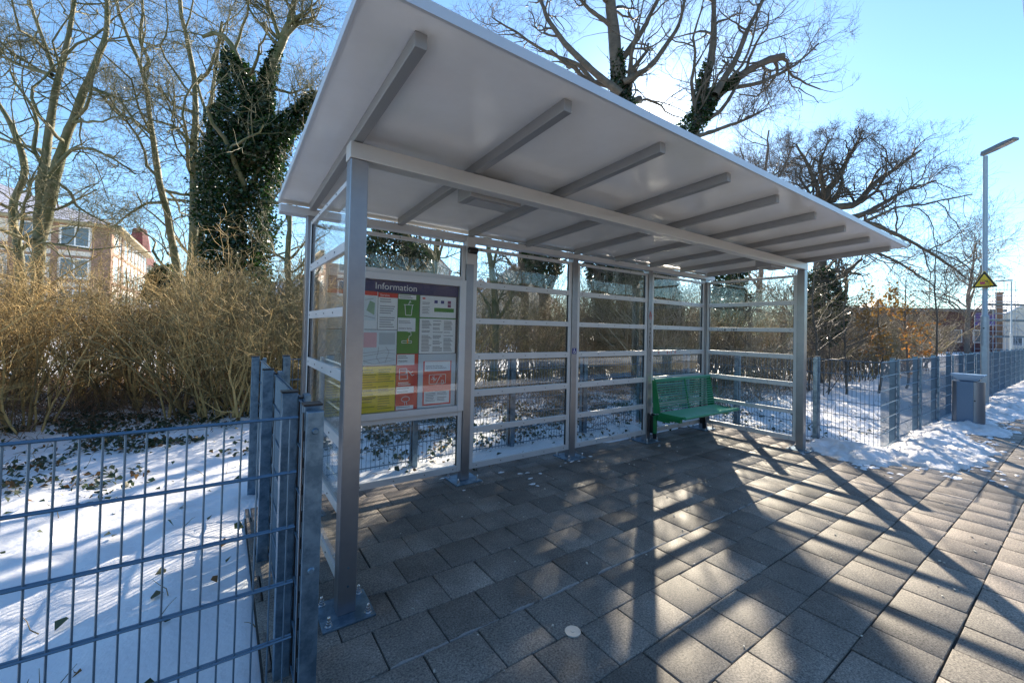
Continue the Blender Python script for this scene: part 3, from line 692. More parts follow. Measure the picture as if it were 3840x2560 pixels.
# ------------------------------------------------------------------ lamps and signs
lampm = mat('lamp galvanised', (.42, .47, .49), .5, .45, noise=(12, .7, (.34, .39, .42)))
def lamp(label, x, y, h, arm, lift, group='platform lamps'):
    l = empty('street_lamp', label, 'street lamp', group)
    MB().tube([(x, y, -.05), (x, y, 2.15)], .072, 20).build('lower_pole', lampm, l, smooth=True)
    MB().tube([(x, y, 2.15), (x, y, 2.20), (x, y, h)], [.072, .047, .045], 16).build('upper_pole', lampm, l, smooth=True)
    MB().box(x-.077, x-.068, y-.045, y+.045, .55, 1.45).build('service_door', lampm, l)
    MB().tube([(x-.0775, y+.01, 1.87), (x-.068, y+.01, 1.87)], .015, 10).build('lock', black, l)
    hd = MB(); dx, dy = arm; ln = math.hypot(dx, dy); d = np.array([dx, dy])/ln; n = np.array([-d[1], d[0]])
    prof = [(-.07, .055, .10), (.15, .075, .10), (ln*.6, .10, .085), (ln, .095, .05)]
    vs = []
    for (t, wd, th) in prof:
        zc = h+.03+lift*max(t, 0)/ln
        for (u, zz) in ((-wd, 0), (wd, 0), (wd*.75, th), (-wd*.75, th)): vs.append((x+d[0]*t+n[0]*u, y+d[1]*t+n[1]*u, zc+zz))
    fs = [(0, 1, 2, 3), (15, 14, 13, 12)]
    for i in range(3):
        for j in range(4): fs.append((i*4+j, i*4+(j+1) % 4, i*4+4+(j+1) % 4, i*4+4+j))
    hd.add(vs, fs); ho = hd.build('lamp_head', mat('lamp head grey', (.22, .24, .25), .45, .4), l, bevel=.006)
    ds = MB(); vs = []
    for t in (ln*.45, ln*.95):
        zc = h+.027+lift*t/ln
        for u in (-.07, .07): vs.append((x+d[0]*t+n[0]*u, y+d[1]*t+n[1]*u, zc))
    ds.prism([vs[0], vs[1], vs[3], vs[2]], (0, 0, -.004)); ds.build('lens', mat('lamp lens', (.55, .50, .42), .2), ho)
    return l
lx, ly = 14.12, -.79
lamp('tall galvanised platform lamp carrying a yellow warning sign behind the litter bin', lx, ly, 5.98, (-.25, -.50), .13)
P2 = hit(2321, 812, 2, 0.0)
d2 = ray(2323, 640); g2 = CAM+d2*31.0
lamp('distant platform lamp with its head turned left, near the scaffolding', g2[0], g2[1], 6.0, (0, .75), .02)
d3 = ray(2352, 690); g3 = CAM+d3*52.0
def warn_sign(label, cx, cy, cz, side, ang, pict):
    s = empty('warning_sign', label, 'warning sign', loc=(0, 0, 0))
    d = np.array([math.cos(ang), math.sin(ang)]); nrm = np.array([-d[1], d[0]])
    nrm = nrm if nrm[0] < 0 else -nrm
    hgt = side*.866
    def T(u, v, o): return (cx+d[0]*u+nrm[0]*o, cy+d[1]*u+nrm[1]*o, cz+v)
    def tri(k, o, nm, m, th=.0015):
        r = side*k/2; vv = hgt*k
        mid = hgt/3
        pts = [(-r, -vv/3), (-r*.93, -vv/3-.008*k), (r*.93, -vv/3-.008*k), (r, -vv/3), (r*.05, vv*2/3), (-r*.05, vv*2/3)]
        MB().prism([T(u, v-.0, o) for u, v in pts], (nrm[0]*th, nrm[1]*th, 0)).build(nm, m, s)
    tri(1.0, 0, 'sign_plate', signy, .003); tri(.95, .0035, 'black_border', inkb); tri(.70, .0055, 'yellow_field', signy)
    if pict:
        mb = MB()
        def bar2(a_, b_, w, o=.0095): mb.bar(T(*a_, o), T(*b_, o), w, .0012, 0, (nrm[0], nrm[1], 0))
        k = side
        sg = 1 if d @ np.array([AX_R[0], AX_R[1]]) > 0 else -1
        def q(u, v): return (sg*u*k, v*k)
        bar2(q(.03, .05), q(.13, -.03), .018*k*2); bar2(q(.06, .075), q(.15, .07), .012*k*2); bar2(q(.13, -.03), q(.21, -.05), .014*k*2); bar2(q(.10, .0), q(.12, .06), .02*k); bar2(q(.03, -.12), q(.09, -.12), .02*k); bar2(q(.12, -.11), q(.2, -.11), .02*k); bar2(q(-.15, -.15), q(.05, -.15), .012*k)
        mb.build('falling_figure', inkb, s)
        mb = MB(); bar2(q(-.15, -.055), q(.02, -.055), .12*k); mb.build('train_body', mat('sign red', (.45, .03, .10), .4), s)
        mb = MB(); bar2(q(-.135, .05), q(.005, .05), .08*k); 
        mb.build('train_window', signy, s)
        mb = MB()
        for a_, b_ in ((q(-.15, .1), q(.02, .1)), (q(-.15, .1), q(-.15, -.12)), (q(.02, .1), q(.02, -.12)), (q(-.15, -.0), q(.02, 0.0)), (q(-.06, .1), q(-.06, 0))): bar2(a_, b_, .014*k, .0105)
        mb.build('train_outline', mat('sign red', (.45, .03, .10), .4), s)
    return s
vd = math.atan2(AX_R[1], AX_R[0])
warn_sign('yellow triangular warning sign with a train and a falling figure on the lamp pole', lx-.085, ly+.0, 2.965, .44, math.atan2(-1, -.16), True)
warn_sign('second yellow triangular sign set edge-on behind the first on the lamp pole', lx+.01, ly-.075, 2.955, .44, math.atan2(ly-CAM[1]-.35, lx-CAM[0]), False)
# ground survey cap
cp = MB(); cp.tube([(.997, -.785, .001), (.997, -.785, .006)], .042, 24); cp.tube([(.997, -.785, .006), (.997, -.785, .0075)], [.012, .010], 16)
tag(cp.build('survey_marker', mat('pale zinc cap', (.55, .56, .53), .5, .3, noise=(30, .5, (.45, .46, .44)))), 'round pale metal survey cap set into the pavers', 'marker')
# overhead wire, upper right corner
A0 = at(2347, -30, 9); A1 = at(2354, 60, 16)
dd = (A1-A0)/np.linalg.norm(A1-A0)
tag(MB().tube([A0-dd*6, A0+dd*30], .009, 6).build('overhead_wire', black), 'thin dark overhead wire crossing the top right corner of the sky', 'wire')

# ------------------------------------------------------------------ vegetation generators
def unit(a): return a/np.maximum(np.linalg.norm(a, axis=-1, keepdims=True), 1e-9)
def frame(T):
    ref = np.broadcast_to(np.array([.31, .53, .79]), T.shape).copy()
    al = np.abs(np.sum(T*unit(ref), -1)) > .92; ref[al] = [.9, -.3, .1]
    U = unit(np.cross(T, ref)); return U, np.cross(T, U)
def tubes(groups):
    """groups: list of (P (B,n,3), Rr (B,n), sides) -> V, Q"""
    VV = []; QQ = []; off = 0
    for P, Rr, k in groups:
        if len(P) == 0: continue
        Bn, n, _ = P.shape
        T = np.empty_like(P); T[:, 1:-1] = P[:, 2:]-P[:, :-2]; T[:, 0] = P[:, 1]-P[:, 0]; T[:, -1] = P[:, -1]-P[:, -2]
        T = unit(T); U, W = frame(T)
        a = np.arange(k)*2*np.pi/k
        X = P[:, :, None]+Rr[:, :, None, None]*(np.cos(a)[None, None, :, None]*U[:, :, None]+np.sin(a)[None, None, :, None]*W[:, :, None])
        VV.append(X.reshape(-1, 3))
        I = (np.arange(Bn*n*k)).reshape(Bn, n, k)+off
        J = np.roll(I, -1, 2)
        QQ.append(np.stack([I[:, :-1], J[:, :-1], J[:, 1:], I[:, 1:]], -1).reshape(-1, 4)); off += Bn*n*k
    return np.concatenate(VV), np.concatenate(QQ)
def sprout(P, Rr, k, rng, t=(.25, 1), ang=(35, 75), lf=(.35, .7), n=6, gn=.18, trop=.05, rf=.6, rmin=.004, taper=.35, minlen=.1, maxlen=9):
    Bn, m, _ = P.shape
    tt = rng.uniform(t[0], t[1], (Bn, k)); tt[:, 0] = np.minimum(tt[:, 0]*.1+.9*t[1], .999)
    ix = np.minimum((tt*(m-1)).astype(int), m-2); fr = tt*(m-1)-ix
    b = np.arange(Bn)[:, None]
    A = P[b, ix]; C_ = P[b, ix+1]; S0 = A+(C_-A)*fr[..., None]; T = unit(C_-A)
    r0 = (Rr[b, ix]*(1-fr)+Rr[b, ix+1]*fr)*rf
    L = np.linalg.norm(np.diff(P, axis=1), axis=2).sum(1)[:, None]*rng.uniform(lf[0], lf[1], (Bn, k))*(1.15-.6*tt)
    L = np.clip(L, minlen, maxlen)
    U, W = frame(T); az = rng.uniform(0, 2*np.pi, (Bn, k)); an = np.radians(rng.uniform(ang[0], ang[1], (Bn, k)))
    d = np.cos(an)[..., None]*T+np.sin(an)[..., None]*(np.cos(az)[..., None]*U+np.sin(az)[..., None]*W)
    S0 = S0.reshape(-1, 3); d = d.reshape(-1, 3); L = L.reshape(-1); r0 = np.maximum(r0.reshape(-1), rmin)
    out = np.empty((len(S0), n, 3)); out[:, 0] = S0; cur = S0
    for i in range(1, n):
        d = unit(d+rng.normal(0, gn, d.shape)+np.array([0, 0, trop])); cur = cur+d*(L/(n-1))[:, None]; out[:, i] = cur
    rad = r0[:, None]*np.linspace(1, taper, n)[None]
    return out, np.maximum(rad, rmin*.6)
def smooth_path(pts, n, rng, wob=.0):
    p = np.array(pts, float)
    d = np.concatenate([[0], np.cumsum(np.linalg.norm(np.diff(p, axis=0), axis=1))]); s = np.linspace(0, d[-1], n)
    q = np.stack([np.interp(s, d, p[:, i]) for i in range(3)], 1)
    for _ in range(2): q[1:-1] = .25*q[:-2]+.5*q[1:-1]+.25*q[2:]
    w_ = np.cumsum(rng.normal(0, wob, (n, 3)), 0); w_ -= np.linspace(0, 1, n)[:, None]*w_[-1]
    q[1:-1] += w_[1:-1]
    return q
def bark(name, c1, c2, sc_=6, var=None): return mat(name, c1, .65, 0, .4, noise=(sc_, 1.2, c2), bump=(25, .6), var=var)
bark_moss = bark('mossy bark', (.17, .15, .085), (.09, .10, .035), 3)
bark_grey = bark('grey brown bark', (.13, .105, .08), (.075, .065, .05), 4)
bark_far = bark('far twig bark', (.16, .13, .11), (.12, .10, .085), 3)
twig_gold = bark('golden shrub twigs', (.50, .35, .14), (.31, .22, .085), 2, .8)
twig_pale = bark('pale shrub twigs', (.48, .38, .25), (.27, .20, .13), 2, .55)
twig_olive = bark('olive shrub twigs', (.26, .21, .085), (.15, .12, .06), 2, .55)
ivym = mat('ivy leaves', (.014, .036, .012), .27, 0, .5, trans=.2, var=.6)
leafm = mat('ground ivy leaves', (.030, .050, .020), .4, 0, .5, trans=.15, var=.6)
deadm = mat('dead brown leaves', (.16, .085, .04), .6, 0, .3, trans=.2, var=.5)
orangem = mat('orange winter leaves', (.27, .11, .045), .55, 0, .3, trans=.35, var=.35)
def leaf_mesh(name, C_, size, rng, m, flat=0., droop=0.):
    N = len(C_); nrm = unit(rng.normal(0, 1, (N, 3))*np.array([1, 1, 1-flat*.8])+np.array([0, 0, flat*1.6]))
    U, W = frame(nrm); a = rng.uniform(0, 6.28, N)[:, None]
    u = np.cos(a)*U+np.sin(a)*W; v = np.cross(nrm, u); s = (size*rng.uniform(.55, 1.3, N))[:, None]
    # five-cornered leaf folded along the midrib: tip, two lobes, base
    pts = [C_-u*s*.5, C_+v*s*.42-u*s*.12+nrm*s*.12, C_+u*s*.62-nrm*s*.10, C_-v*s*.42-u*s*.12+nrm*s*.12]
    V = np.stack(pts, 1).reshape(-1, 3); Q = np.arange(N*4).reshape(N, 4)
    return np_mesh(name, V, Q, m, smooth=False)
def ivy_points(path, radii, N, rng, shell=.55):
    p = np.array(path, float); r = np.array(radii, float)
    d = np.concatenate([[0], np.cumsum(np.linalg.norm(np.diff(p, axis=0), axis=1))])
    wgt = np.interp(np.linspace(0, d[-1], 200), d, r); cdf = np.cumsum(wgt); cdf /= cdf[-1]
    s = np.interp(rng.uniform(0, 1, N), cdf, np.linspace(0, d[-1], 200))
    c = np.stack([np.interp(s, d, p[:, i]) for i in range(3)], 1); rr = np.interp(s, d, r)
    th = rng.uniform(0, 6.28, N)
    lump = .42+.80*fbm(th*1.1+3, s*1.4, 17, 3)+.42*fbm(th*3, s*3.2, 19, 3)
    q = rr*lump*(shell+(1-shell)*rng.uniform(0, 1, N)**.6)*np.where(rng.uniform(0, 1, N) < .1, 1.2, 1)
    return c+np.stack([np.cos(th)*q, np.sin(th)*q, rng.normal(0, .08, N)], 1)
def tree(label, stems, seed, m, spec, group=None, ivy=None, name='bare_tree', far=1.0, wob=.012, cat='tree', leaf=.085):
    """stems: list of (points, r_base, r_top); spec: children per level"""
    rng = np.random.default_rng(seed)
    t = empty(name, label, cat, group)
    P = np.stack([smooth_path(p, 26, rng, wob*np.linalg.norm(np.array(p[-1])-np.array(p[0]))/6) for p, _, _ in stems]); Rr = np.stack([np.linspace(a**.8, b**.8, 26)**1.25 for _, a, b in stems])
    Rr *= 1+.06*rng.normal(0, 1, Rr.shape)
    V, Q = tubes([(P, Rr, 10)])
    link('trunk', np_mesh('trunk', V, Q, m), t)
    k1, k2, k3, k4 = spec['k']; g = spec.get('gn', .2)
    rm = spec.get('rmin', .0042)*far
    b1, r1 = sprout(P, Rr, k1, rng, spec.get('t', (.22, 1)), spec.get('ang', (35, 80)), spec.get('lf', (.22, .5)), 9, g, spec.get('trop', .06), .50, rm*2.6, minlen=1.0, maxlen=spec.get('max1', 5))
    b2, r2 = sprout(b1, r1, k2, rng, (.12, 1), (30, 75), (.45, .95), 7, g*1.15, .05, .62, rm*1.7, minlen=.5)
    b3, r3 = sprout(b2, r2, k3, rng, (.12, 1), (25, 70), (.5, 1.0), 5, g*1.15, .05, .62, rm*1.15, minlen=.35)
    groups = [(b1, r1, 6), (b2, r2, 4), (b3, r3, 3)]
    if k4:
        b4, r4 = sprout(b3, r3, k4, rng, (.15, 1), (25, 65), (.5, 1.0), 4, g*.9, .06, .7, rm, minlen=.22)
        groups.append((b4, r4, 3))
    V, Q = tubes(groups); link('crown', np_mesh('crown', V, Q, m), t)
    if ivy:
        pts = np.concatenate([ivy_points(pp, rr, N, rng) for pp, rr, N in ivy])
        link('ivy', leaf_mesh('ivy', pts, leaf, rng, ivym), t)
    return t
def Z1px(pts, depth):                     # points traced on the photograph's upper left quarter
    return [at(x*.5, y*.5, depth) for x, y in pts]
def px(pts, depth): return [at(x, y, depth) for x, y in pts]
def root(pts, r=.0):                      # carry a traced stem straight down to the ground
    p = np.array(pts[0]); return [np.array([p[0], p[1], -.1])]+pts if p[2] > .2 else pts

SPEC = dict(k=(10, 5, 5, 3), gn=.26, lf=(.22, .52), max1=3.8)
dp = 13.0
tree('bare multi-stemmed tree at the far left, its mossy trunks in front of the brick building', [
    (root(Z1px([(110, 1190), (90, 1100), (60, 1000), (70, 890), (130, 830), (125, 760), (105, 690), (60, 570), (20, 500), (-30, 440)], dp)), .15, .06),
    (root(Z1px([(165, 1200), (185, 1030), (185, 880), (200, 740), (215, 620), (240, 480), (255, 330), (300, 200), (330, 80), (345, -60)], dp)), .20, .05),
    (Z1px([(180, 1100), (235, 900), (250, 800), (290, 650), (340, 520), (410, 370), (440, 290), (480, 200), (490, 90), (500, -40)], dp), .17, .05),
    (Z1px([(215, 815), (330, 680), (420, 680), (540, 740), (620, 800)], dp-.3), .06, .02),
    (Z1px([(400, 400), (540, 450), (620, 560), (690, 640)], dp-.2), .06, .02),
    (Z1px([(250, 830), (320, 880), (350, 950), (420, 990), (500, 1030)], dp-.4), .05, .02),
    (Z1px([(250, 330), (200, 180), (150, 60), (120, -60)], dp+.3), .07, .03),
    (Z1px([(240, 345), (100, 300), (-20, 250)], dp-.8), .06, .03)], 11, bark_moss, SPEC, wob=.01)
dp = 14.5
tree('slim bare tree with one crooked trunk right of the brick building', [
    (root(Z1px([(840, 1370), (800, 1180), (790, 1060), (760, 900), (720, 760), (690, 560), (680, 430), (650, 340), (610, 230), (570, 170), (540, 40), (520, -80)], dp)), .15, .04),
    (Z1px([(650, 340), (690, 290), (640, 190), (655, 60), (650, -60)], dp), .07, .03),
    (Z1px([(750, 930), (680, 930), (580, 990), (520, 1040)], dp-.4), .055, .02),
    (Z1px([(690, 610), (620, 550), (560, 530), (470, 440)], dp-.3), .055, .02),
    (Z1px([(770, 880), (860, 900), (940, 820), (1000, 730)], dp-.3), .05, .02)], 12, bark_moss, SPEC, wob=.01)
dp = 14.0
tree('bare tree with twin mossy trunks just left of the ivy-clad trunk', [
    (root(Z1px([(870, 1380), (880, 1100), (885, 900), (880, 700), (900, 550), (890, 400), (870, 230), (830, 50), (820, -60)], dp)), .19, .05),
    (root(Z1px([(920, 1380), (940, 1200), (935, 1000), (960, 850), (965, 600), (990, 480), (980, 400), (1000, 250), (1020, 100)], dp+.3)), .13, .04),
    (Z1px([(880, 660), (800, 580), (700, 550), (640, 520)], dp-.3), .06, .02),
    (Z1px([(900, 520), (800, 490), (720, 400), (650, 390)], dp+.3), .06, .02),
    (Z1px([(890, 400), (960, 330), (1010, 180), (1060, 60)], dp+.2), .06, .02)], 13, bark_moss, SPEC, wob=.01)
dp = 12.5
tk = root(Z1px([(1090, 1400), (1090, 1100), (1100, 800), (1130, 550), (1120, 350), (1060, 180), (1000, 120), (930, 170)], dp))
l2 = Z1px([(1160, 620), (1200, 500), (1245, 300), (1290, 190), (1330, 80), (1365, -60)], dp)
l3 = Z1px([(1130, 760), (1280, 600), (1380, 520), (1440, 440)], dp-.5)
l4 = Z1px([(1290, 190), (1370, 110), (1450, 80)], dp)
l5 = Z1px([(1230, 400), (1340, 430), (1420, 400)], dp+.4)
l6 = Z1px([(1290, 200), (1250, 60), (1200, -40)], dp)
tree('thick trunk wholly clad in dark ivy left of the shelter roof', [(tk, .38, .05), (l2, .20, .07), (l3, .12, .04), (l4, .08, .03), (l5, .06, .02), (l6, .07, .03)], 14, bark_moss,
     dict(k=(9, 5, 5, 3), gn=.28, lf=(.25, .55), max1=3.2), name='ivy_clad_tree', leaf=.088, ivy=[
    (Z1px([(1090, 1440), (1085, 1300), (1085, 1150), (1095, 1000), (1110, 850), (1130, 700), (1120, 560), (1110, 420), (1080, 300), (1040, 240)], dp), [.80, .85, .88, .92, .95, .95, .80, .56, .34, .16], 30000),
    (Z1px([(1160, 620), (1200, 500), (1245, 300), (1285, 200)], dp), [.58, .32, .20, .10], 4500), (Z1px([(1130, 760), (1280, 600), (1380, 520), (1450, 430)], dp-.5), [.68, .46, .32, .13], 6500)])
# the great oak behind the roof: trunk seen through the panes, two ivy-grown limbs above
dp = 17.0
oL = root(px([(1456, 760), (1450, 660), (1440, 560), (1436, 470), (1440, 400), (1446, 330), (1438, 255), (1420, 200), (1418, 130), (1408, 60), (1398, -50)], dp))
oR = root(px([(1510, 770), (1515, 650), (1521, 560), (1530, 490), (1554, 420), (1574, 322), (1604, 268), (1640, 218), (1684, 186), (1735, 146), (1800, 130)], dp))
SPO = dict(k=(9, 5, 5, 4), gn=.27, lf=(.2, .55), max1=4.0, ang=(30, 75), t=(.52, 1), trop=.10)
tree('huge ivy-grown twin oak spreading above the shelter roof, the sun between its two limbs', [
    (oL, .50, .20), (oR, .30, .13),
    (px([(1425, 215), (1374, 180), (1310, 118), (1264, 60), (1240, 0), (1225, -60)], dp-.5), .16, .05),
    (px([(1405, 235), (1330, 150), (1250, 120), (1180, 70), (1130, 40)], dp+.7), .12, .03),
    (px([(1600, 270), (1612, 200), (1630, 150), (1642, 80), (1640, 0), (1646, -70)], dp+.4), .20, .07),
    (px([(1642, 218), (1690, 140), (1722, 60), (1764, -20)], dp-.3), .15, .05),
    (px([(1572, 322), (1640, 300), (1700, 280), (1760, 250)], dp-.4), .10, .03),
    (px([(1418, 150), (1470, 80), (1510, 0), (1530, -60)], dp+.3), .14, .05),
    (px([(1430, 190), (1500, 150), (1560, 60), (1580, -40)], dp-.4), .12, .04),
    (px([(1650, 210), (1750, 190), (1830, 150), (1880, 100)], dp+.5), .10, .03),
    (px([(1405, 60), (1350, 20), (1300, -40)], dp), .10, .04)], 15, bark_grey, SPO, wob=.012, name='oak_tree', leaf=.11, ivy=[
    (px([(1456, 740), (1448, 640), (1438, 560), (1434, 490), (1440, 400), (1446, 330), (1438, 255), (1420, 200), (1418, 120)], dp), [.35, .75, .98, 1.0, .92, .62, .46, .34, .2], 15000),
    (px([(1530, 490), (1554, 420), (1574, 322), (1604, 268), (1640, 218), (1690, 180)], dp), [.26, .28, .42, .46, .34, .2], 4200), (px([(1600, 270), (1612, 200), (1630, 140)], dp+.4), [.35, .3, .2], 1200)])
dp = 24.0
SPR = dict(k=(11, 6, 6, 4), gn=.26, lf=(.28, .6), max1=5.0, ang=(30, 75))
tree('broad bare oak with drooping limbs between the shelter roof and the lamp', [
    (root(px([(1874, 740), (1884, 620), (1892, 500), (1896, 440)], dp)), .42, .28),
    (px([(1892, 500), (1872, 420), (1850, 370), (1828, 330)], dp), .18, .05), (px([(1896, 440), (1925, 410), (1945, 370), (1968, 330), (1982, 300)], dp), .20, .05),
    (px([(1894, 480), (1965, 475), (2005, 425), (2055, 390), (2115, 345)], dp-1), .22, .05), (px([(1892, 520), (1985, 490), (2075, 440), (2150, 415)], dp-2), .18, .04),
    (px([(1888, 540), (1990, 505), (2080, 545), (2160, 590), (2220, 640)], dp-2.5), .16, .04), (px([(1886, 590), (1960, 560), (2060, 600), (2150, 660)], dp-1.5), .12, .03),
    (px([(1896, 440), (1880, 380), (1905, 320)], dp+2), .14, .04), (px([(1884, 560), (1800, 480), (1760, 440)], dp+1), .12, .03)], 16, bark_grey, SPR, wob=.012, far=1.25, name='oak_tree')
dp = 38.0
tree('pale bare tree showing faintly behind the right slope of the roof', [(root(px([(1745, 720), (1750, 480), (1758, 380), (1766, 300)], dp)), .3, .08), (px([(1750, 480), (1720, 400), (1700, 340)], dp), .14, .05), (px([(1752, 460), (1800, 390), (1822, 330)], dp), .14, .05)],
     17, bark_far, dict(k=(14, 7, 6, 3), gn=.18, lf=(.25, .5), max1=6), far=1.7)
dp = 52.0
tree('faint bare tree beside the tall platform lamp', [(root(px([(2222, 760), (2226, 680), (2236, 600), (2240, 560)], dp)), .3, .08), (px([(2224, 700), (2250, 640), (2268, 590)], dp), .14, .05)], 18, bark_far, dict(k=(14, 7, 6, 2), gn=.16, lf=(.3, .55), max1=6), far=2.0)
# trees seen through the panes
tree('slim straight bare trunk behind the second shelter bay', [(root(px([(1136, 770), (1130, 650), (1117, 545), (1108, 440), (1100, 330)], 10.5)), .11, .03)], 19, bark_moss, dict(k=(12, 5, 5, 3), gn=.2, lf=(.12, .28), max1=2.2))
tree('dark upright trunk behind the second shelter bay, right of the slim one', [(root(px([(1206, 770), (1204, 660), (1200, 560), (1196, 460), (1190, 360)], 16.0)), .22, .08)], 20, bark_grey, dict(k=(12, 6, 5, 3), gn=.22, lf=(.15, .3), max1=3))
tree('forked trunk with a hanging ball of dark ivy behind the second shelter bay', [(root(px([(1250, 770), (1246, 680), (1240, 600), (1236, 480), (1230, 400)], 14.0)), .17, .06), (px([(1248, 700), (1275, 640), (1290, 560), (1296, 480)], 14.2), .10, .05)], 21, bark_grey, dict(k=(7, 5, 4, 2), gn=.22, lf=(.15, .3), max1=2.0), name='ivy_clad_tree', leaf=.10,
     ivy=[(px([(1244, 655), (1242, 620), (1238, 560), (1236, 510)], 14.0), [.25, .6, .62, .3], 4600)])
tree('ivy-wrapped trunk behind the third shelter bay', [(root(px([(1382, 770), (1380, 660), (1374, 560), (1372, 430), (1372, 310)], 13.0)), .18, .06)], 22, bark_grey, dict(k=(10, 6, 5, 3), gn=.22, lf=(.15, .32), max1=2.4), name='ivy_clad_tree', leaf=.10,
     ivy=[(px([(1382, 720), (1378, 650), (1374, 560), (1372, 430), (1372, 330)], 13.0), [.22, .42, .5, .32, .2], 5000)])
tree('leafy ivy-clad trunk behind the fourth shelter bay', [(root(px([(1530, 780), (1528, 700), (1522, 640), (1518, 585)], 12.0)), .11, .04)], 23, bark_grey, dict(k=(7, 5, 4, 2), gn=.22, lf=(.15, .3), max1=1.0, t=(.5, 1)), name='ivy_clad_tree', leaf=.10,
     ivy=[(px([(1530, 770), (1527, 700), (1522, 640), (1520, 600)], 12.0), [.3, .42, .42, .2], 2600)])
tree('leafy ivy-clad trunk behind the far end frame of the shelter', [(root(px([(1668, 800), (1672, 700), (1676, 620), (1680, 560)], 13.5)), .13, .05)], 24, bark_grey, dict(k=(7, 5, 4, 2), gn=.22, lf=(.15, .3), max1=1.2, t=(.5, 1)), name='ivy_clad_tree', leaf=.10,
     ivy=[(px([(1670, 760), (1672, 700), (1676, 630), (1682, 590)], 13.5), [.35, .55, .55, .3], 3000)])
tree('leafy ivy-clad stem just right of the front far post', [(root(px([(1884, 820), (1888, 740), (1892, 680), (1890, 610)], 14.5)), .12, .05)], 25, bark_grey, dict(k=(9, 6, 5, 3), gn=.22, lf=(.15, .32), max1=2.4), name='ivy_clad_tree', leaf=.10,
     ivy=[(px([(1886, 790), (1888, 720), (1892, 660), (1890, 620)], 14.5), [.35, .7, .6, .3], 4000)])
tree('small ivy-covered stump of a trunk between the slim bare trees at left', [(root(px([(374, 700), (372, 650), (376, 610)], 15.0)), .12, .06)], 26, bark_moss, dict(k=(7, 5, 4, 3), gn=.2, lf=(.3, .6), max1=1.6), name='ivy_clad_tree', leaf=.11,
     ivy=[(px([(374, 690), (373, 650), (375, 612)], 15.0), [.55, .45, .2], 3000)])
tree('bare mossy trunk close behind the near end of the shelter', [(root(px([(676, 760), (668, 660), (662, 600), (664, 520), (672, 440)], 11.5)), .13, .05)], 27, bark_moss, dict(k=(9, 6, 5, 3), gn=.22, lf=(.15, .35), max1=2.0))
tree('bare trunk behind the notice case, seen above it', [(root(px([(992, 720), (1000, 600), (1010, 540), (1015, 440)], 12.5)), .15, .06), (px([(1000, 600), (975, 560), (950, 520)], 12.5), .06, .02)], 28, bark_moss, dict(k=(9, 6, 5, 3), gn=.24, lf=(.15, .35), max1=2.4),
     name='ivy_clad_tree', leaf=.10, ivy=[(px([(880, 640), (890, 590), (900, 560), (905, 520)], 13), [.5, .8, .8, .5], 4200), (px([(950, 640), (955, 590), (950, 560)], 13.4), [.4, .5, .3], 1600)])

# ------------------------------------------------------------------ shrubs
def shrub_data(seed, n, h, lean=.35, spread=.5, m=twig_gold, k=(7, 5, 3), gn=.17, rr=.019, arch=0.):
    rng = np.random.default_rng(seed)
    az = rng.uniform(0, 6.28, n); L = h*rng.uniform(.6, 1.1, n)
    S0 = np.stack([np.cos(az)*rng.uniform(0, spread, n), np.sin(az)*rng.uniform(0, spread, n), np.full(n, -.08)], 1)
    d = unit(np.stack([np.cos(az)*lean*rng.uniform(.2, 1.4, n)+arch, np.sin(az)*lean*rng.uniform(.2, 1.4, n), np.ones(n)], 1))
    P = np.empty((n, 10, 3)); P[:, 0] = S0; c = S0
    for i in range(1, 10):
        d = unit(d+rng.normal(0, .13, d.shape)+np.array([arch*.12, 0, -.02])); c = c+d*(L/9)[:, None]; P[:, i] = c
    Rr = (rr*rng.uniform(.6, 1.5, n))[:, None]*np.linspace(1, .35, 10)[None]
    b1, r1 = sprout(P, Rr, k[0], rng, (.12, 1), (20, 60), (.28, .65), 6, gn, .07, .6, .0045)
    b2, r2 = sprout(b1, r1, k[1], rng, (.1, 1), (25, 70), (.3, .75), 5, gn, .05, .65, .0034)
    b3, r3 = sprout(b2, r2, k[2], rng, (.1, 1), (25, 70), (.3, .8), 4, gn, .04, .7, .0028, minlen=.06)
    a = np_mesh('stems', *tubes([(P, Rr, 6)]), m)
    b = np_mesh('twigs', *tubes([(b1, r1, 4), (b2, r2, 3), (b3, r3, 3)]), m)
    return a, b
def place_shrub(data, x, y, rz_, s, label, group, z=0, tilt=0):
    o = empty('bare_shrub', label, 'shrub', group, (x, y, z)); o.rotation_euler = (0, tilt, rz_); o.scale = (s, s, s*1.0)
    for nm, me in zip(('stems', 'twigs'), data):
        c = bpy.data.objects.new(nm, me); COL.objects.link(c); c.parent = o
    return o
gold = [shrub_data(100+i, 13, 2.75, .30, .55, twig_gold if i != 2 else twig_olive) for i in range(4)]
pale = [shrub_data(120+i, 12, 3.0, .45, .5, twig_pale if i != 1 else twig_olive, arch=.25) for i in range(3)]
darks = [shrub_data(140+i, 11, 2.3, .5, .5, bark_grey, k=(7, 5, 3)) for i in range(2)]
rng = np.random.default_rng(77)
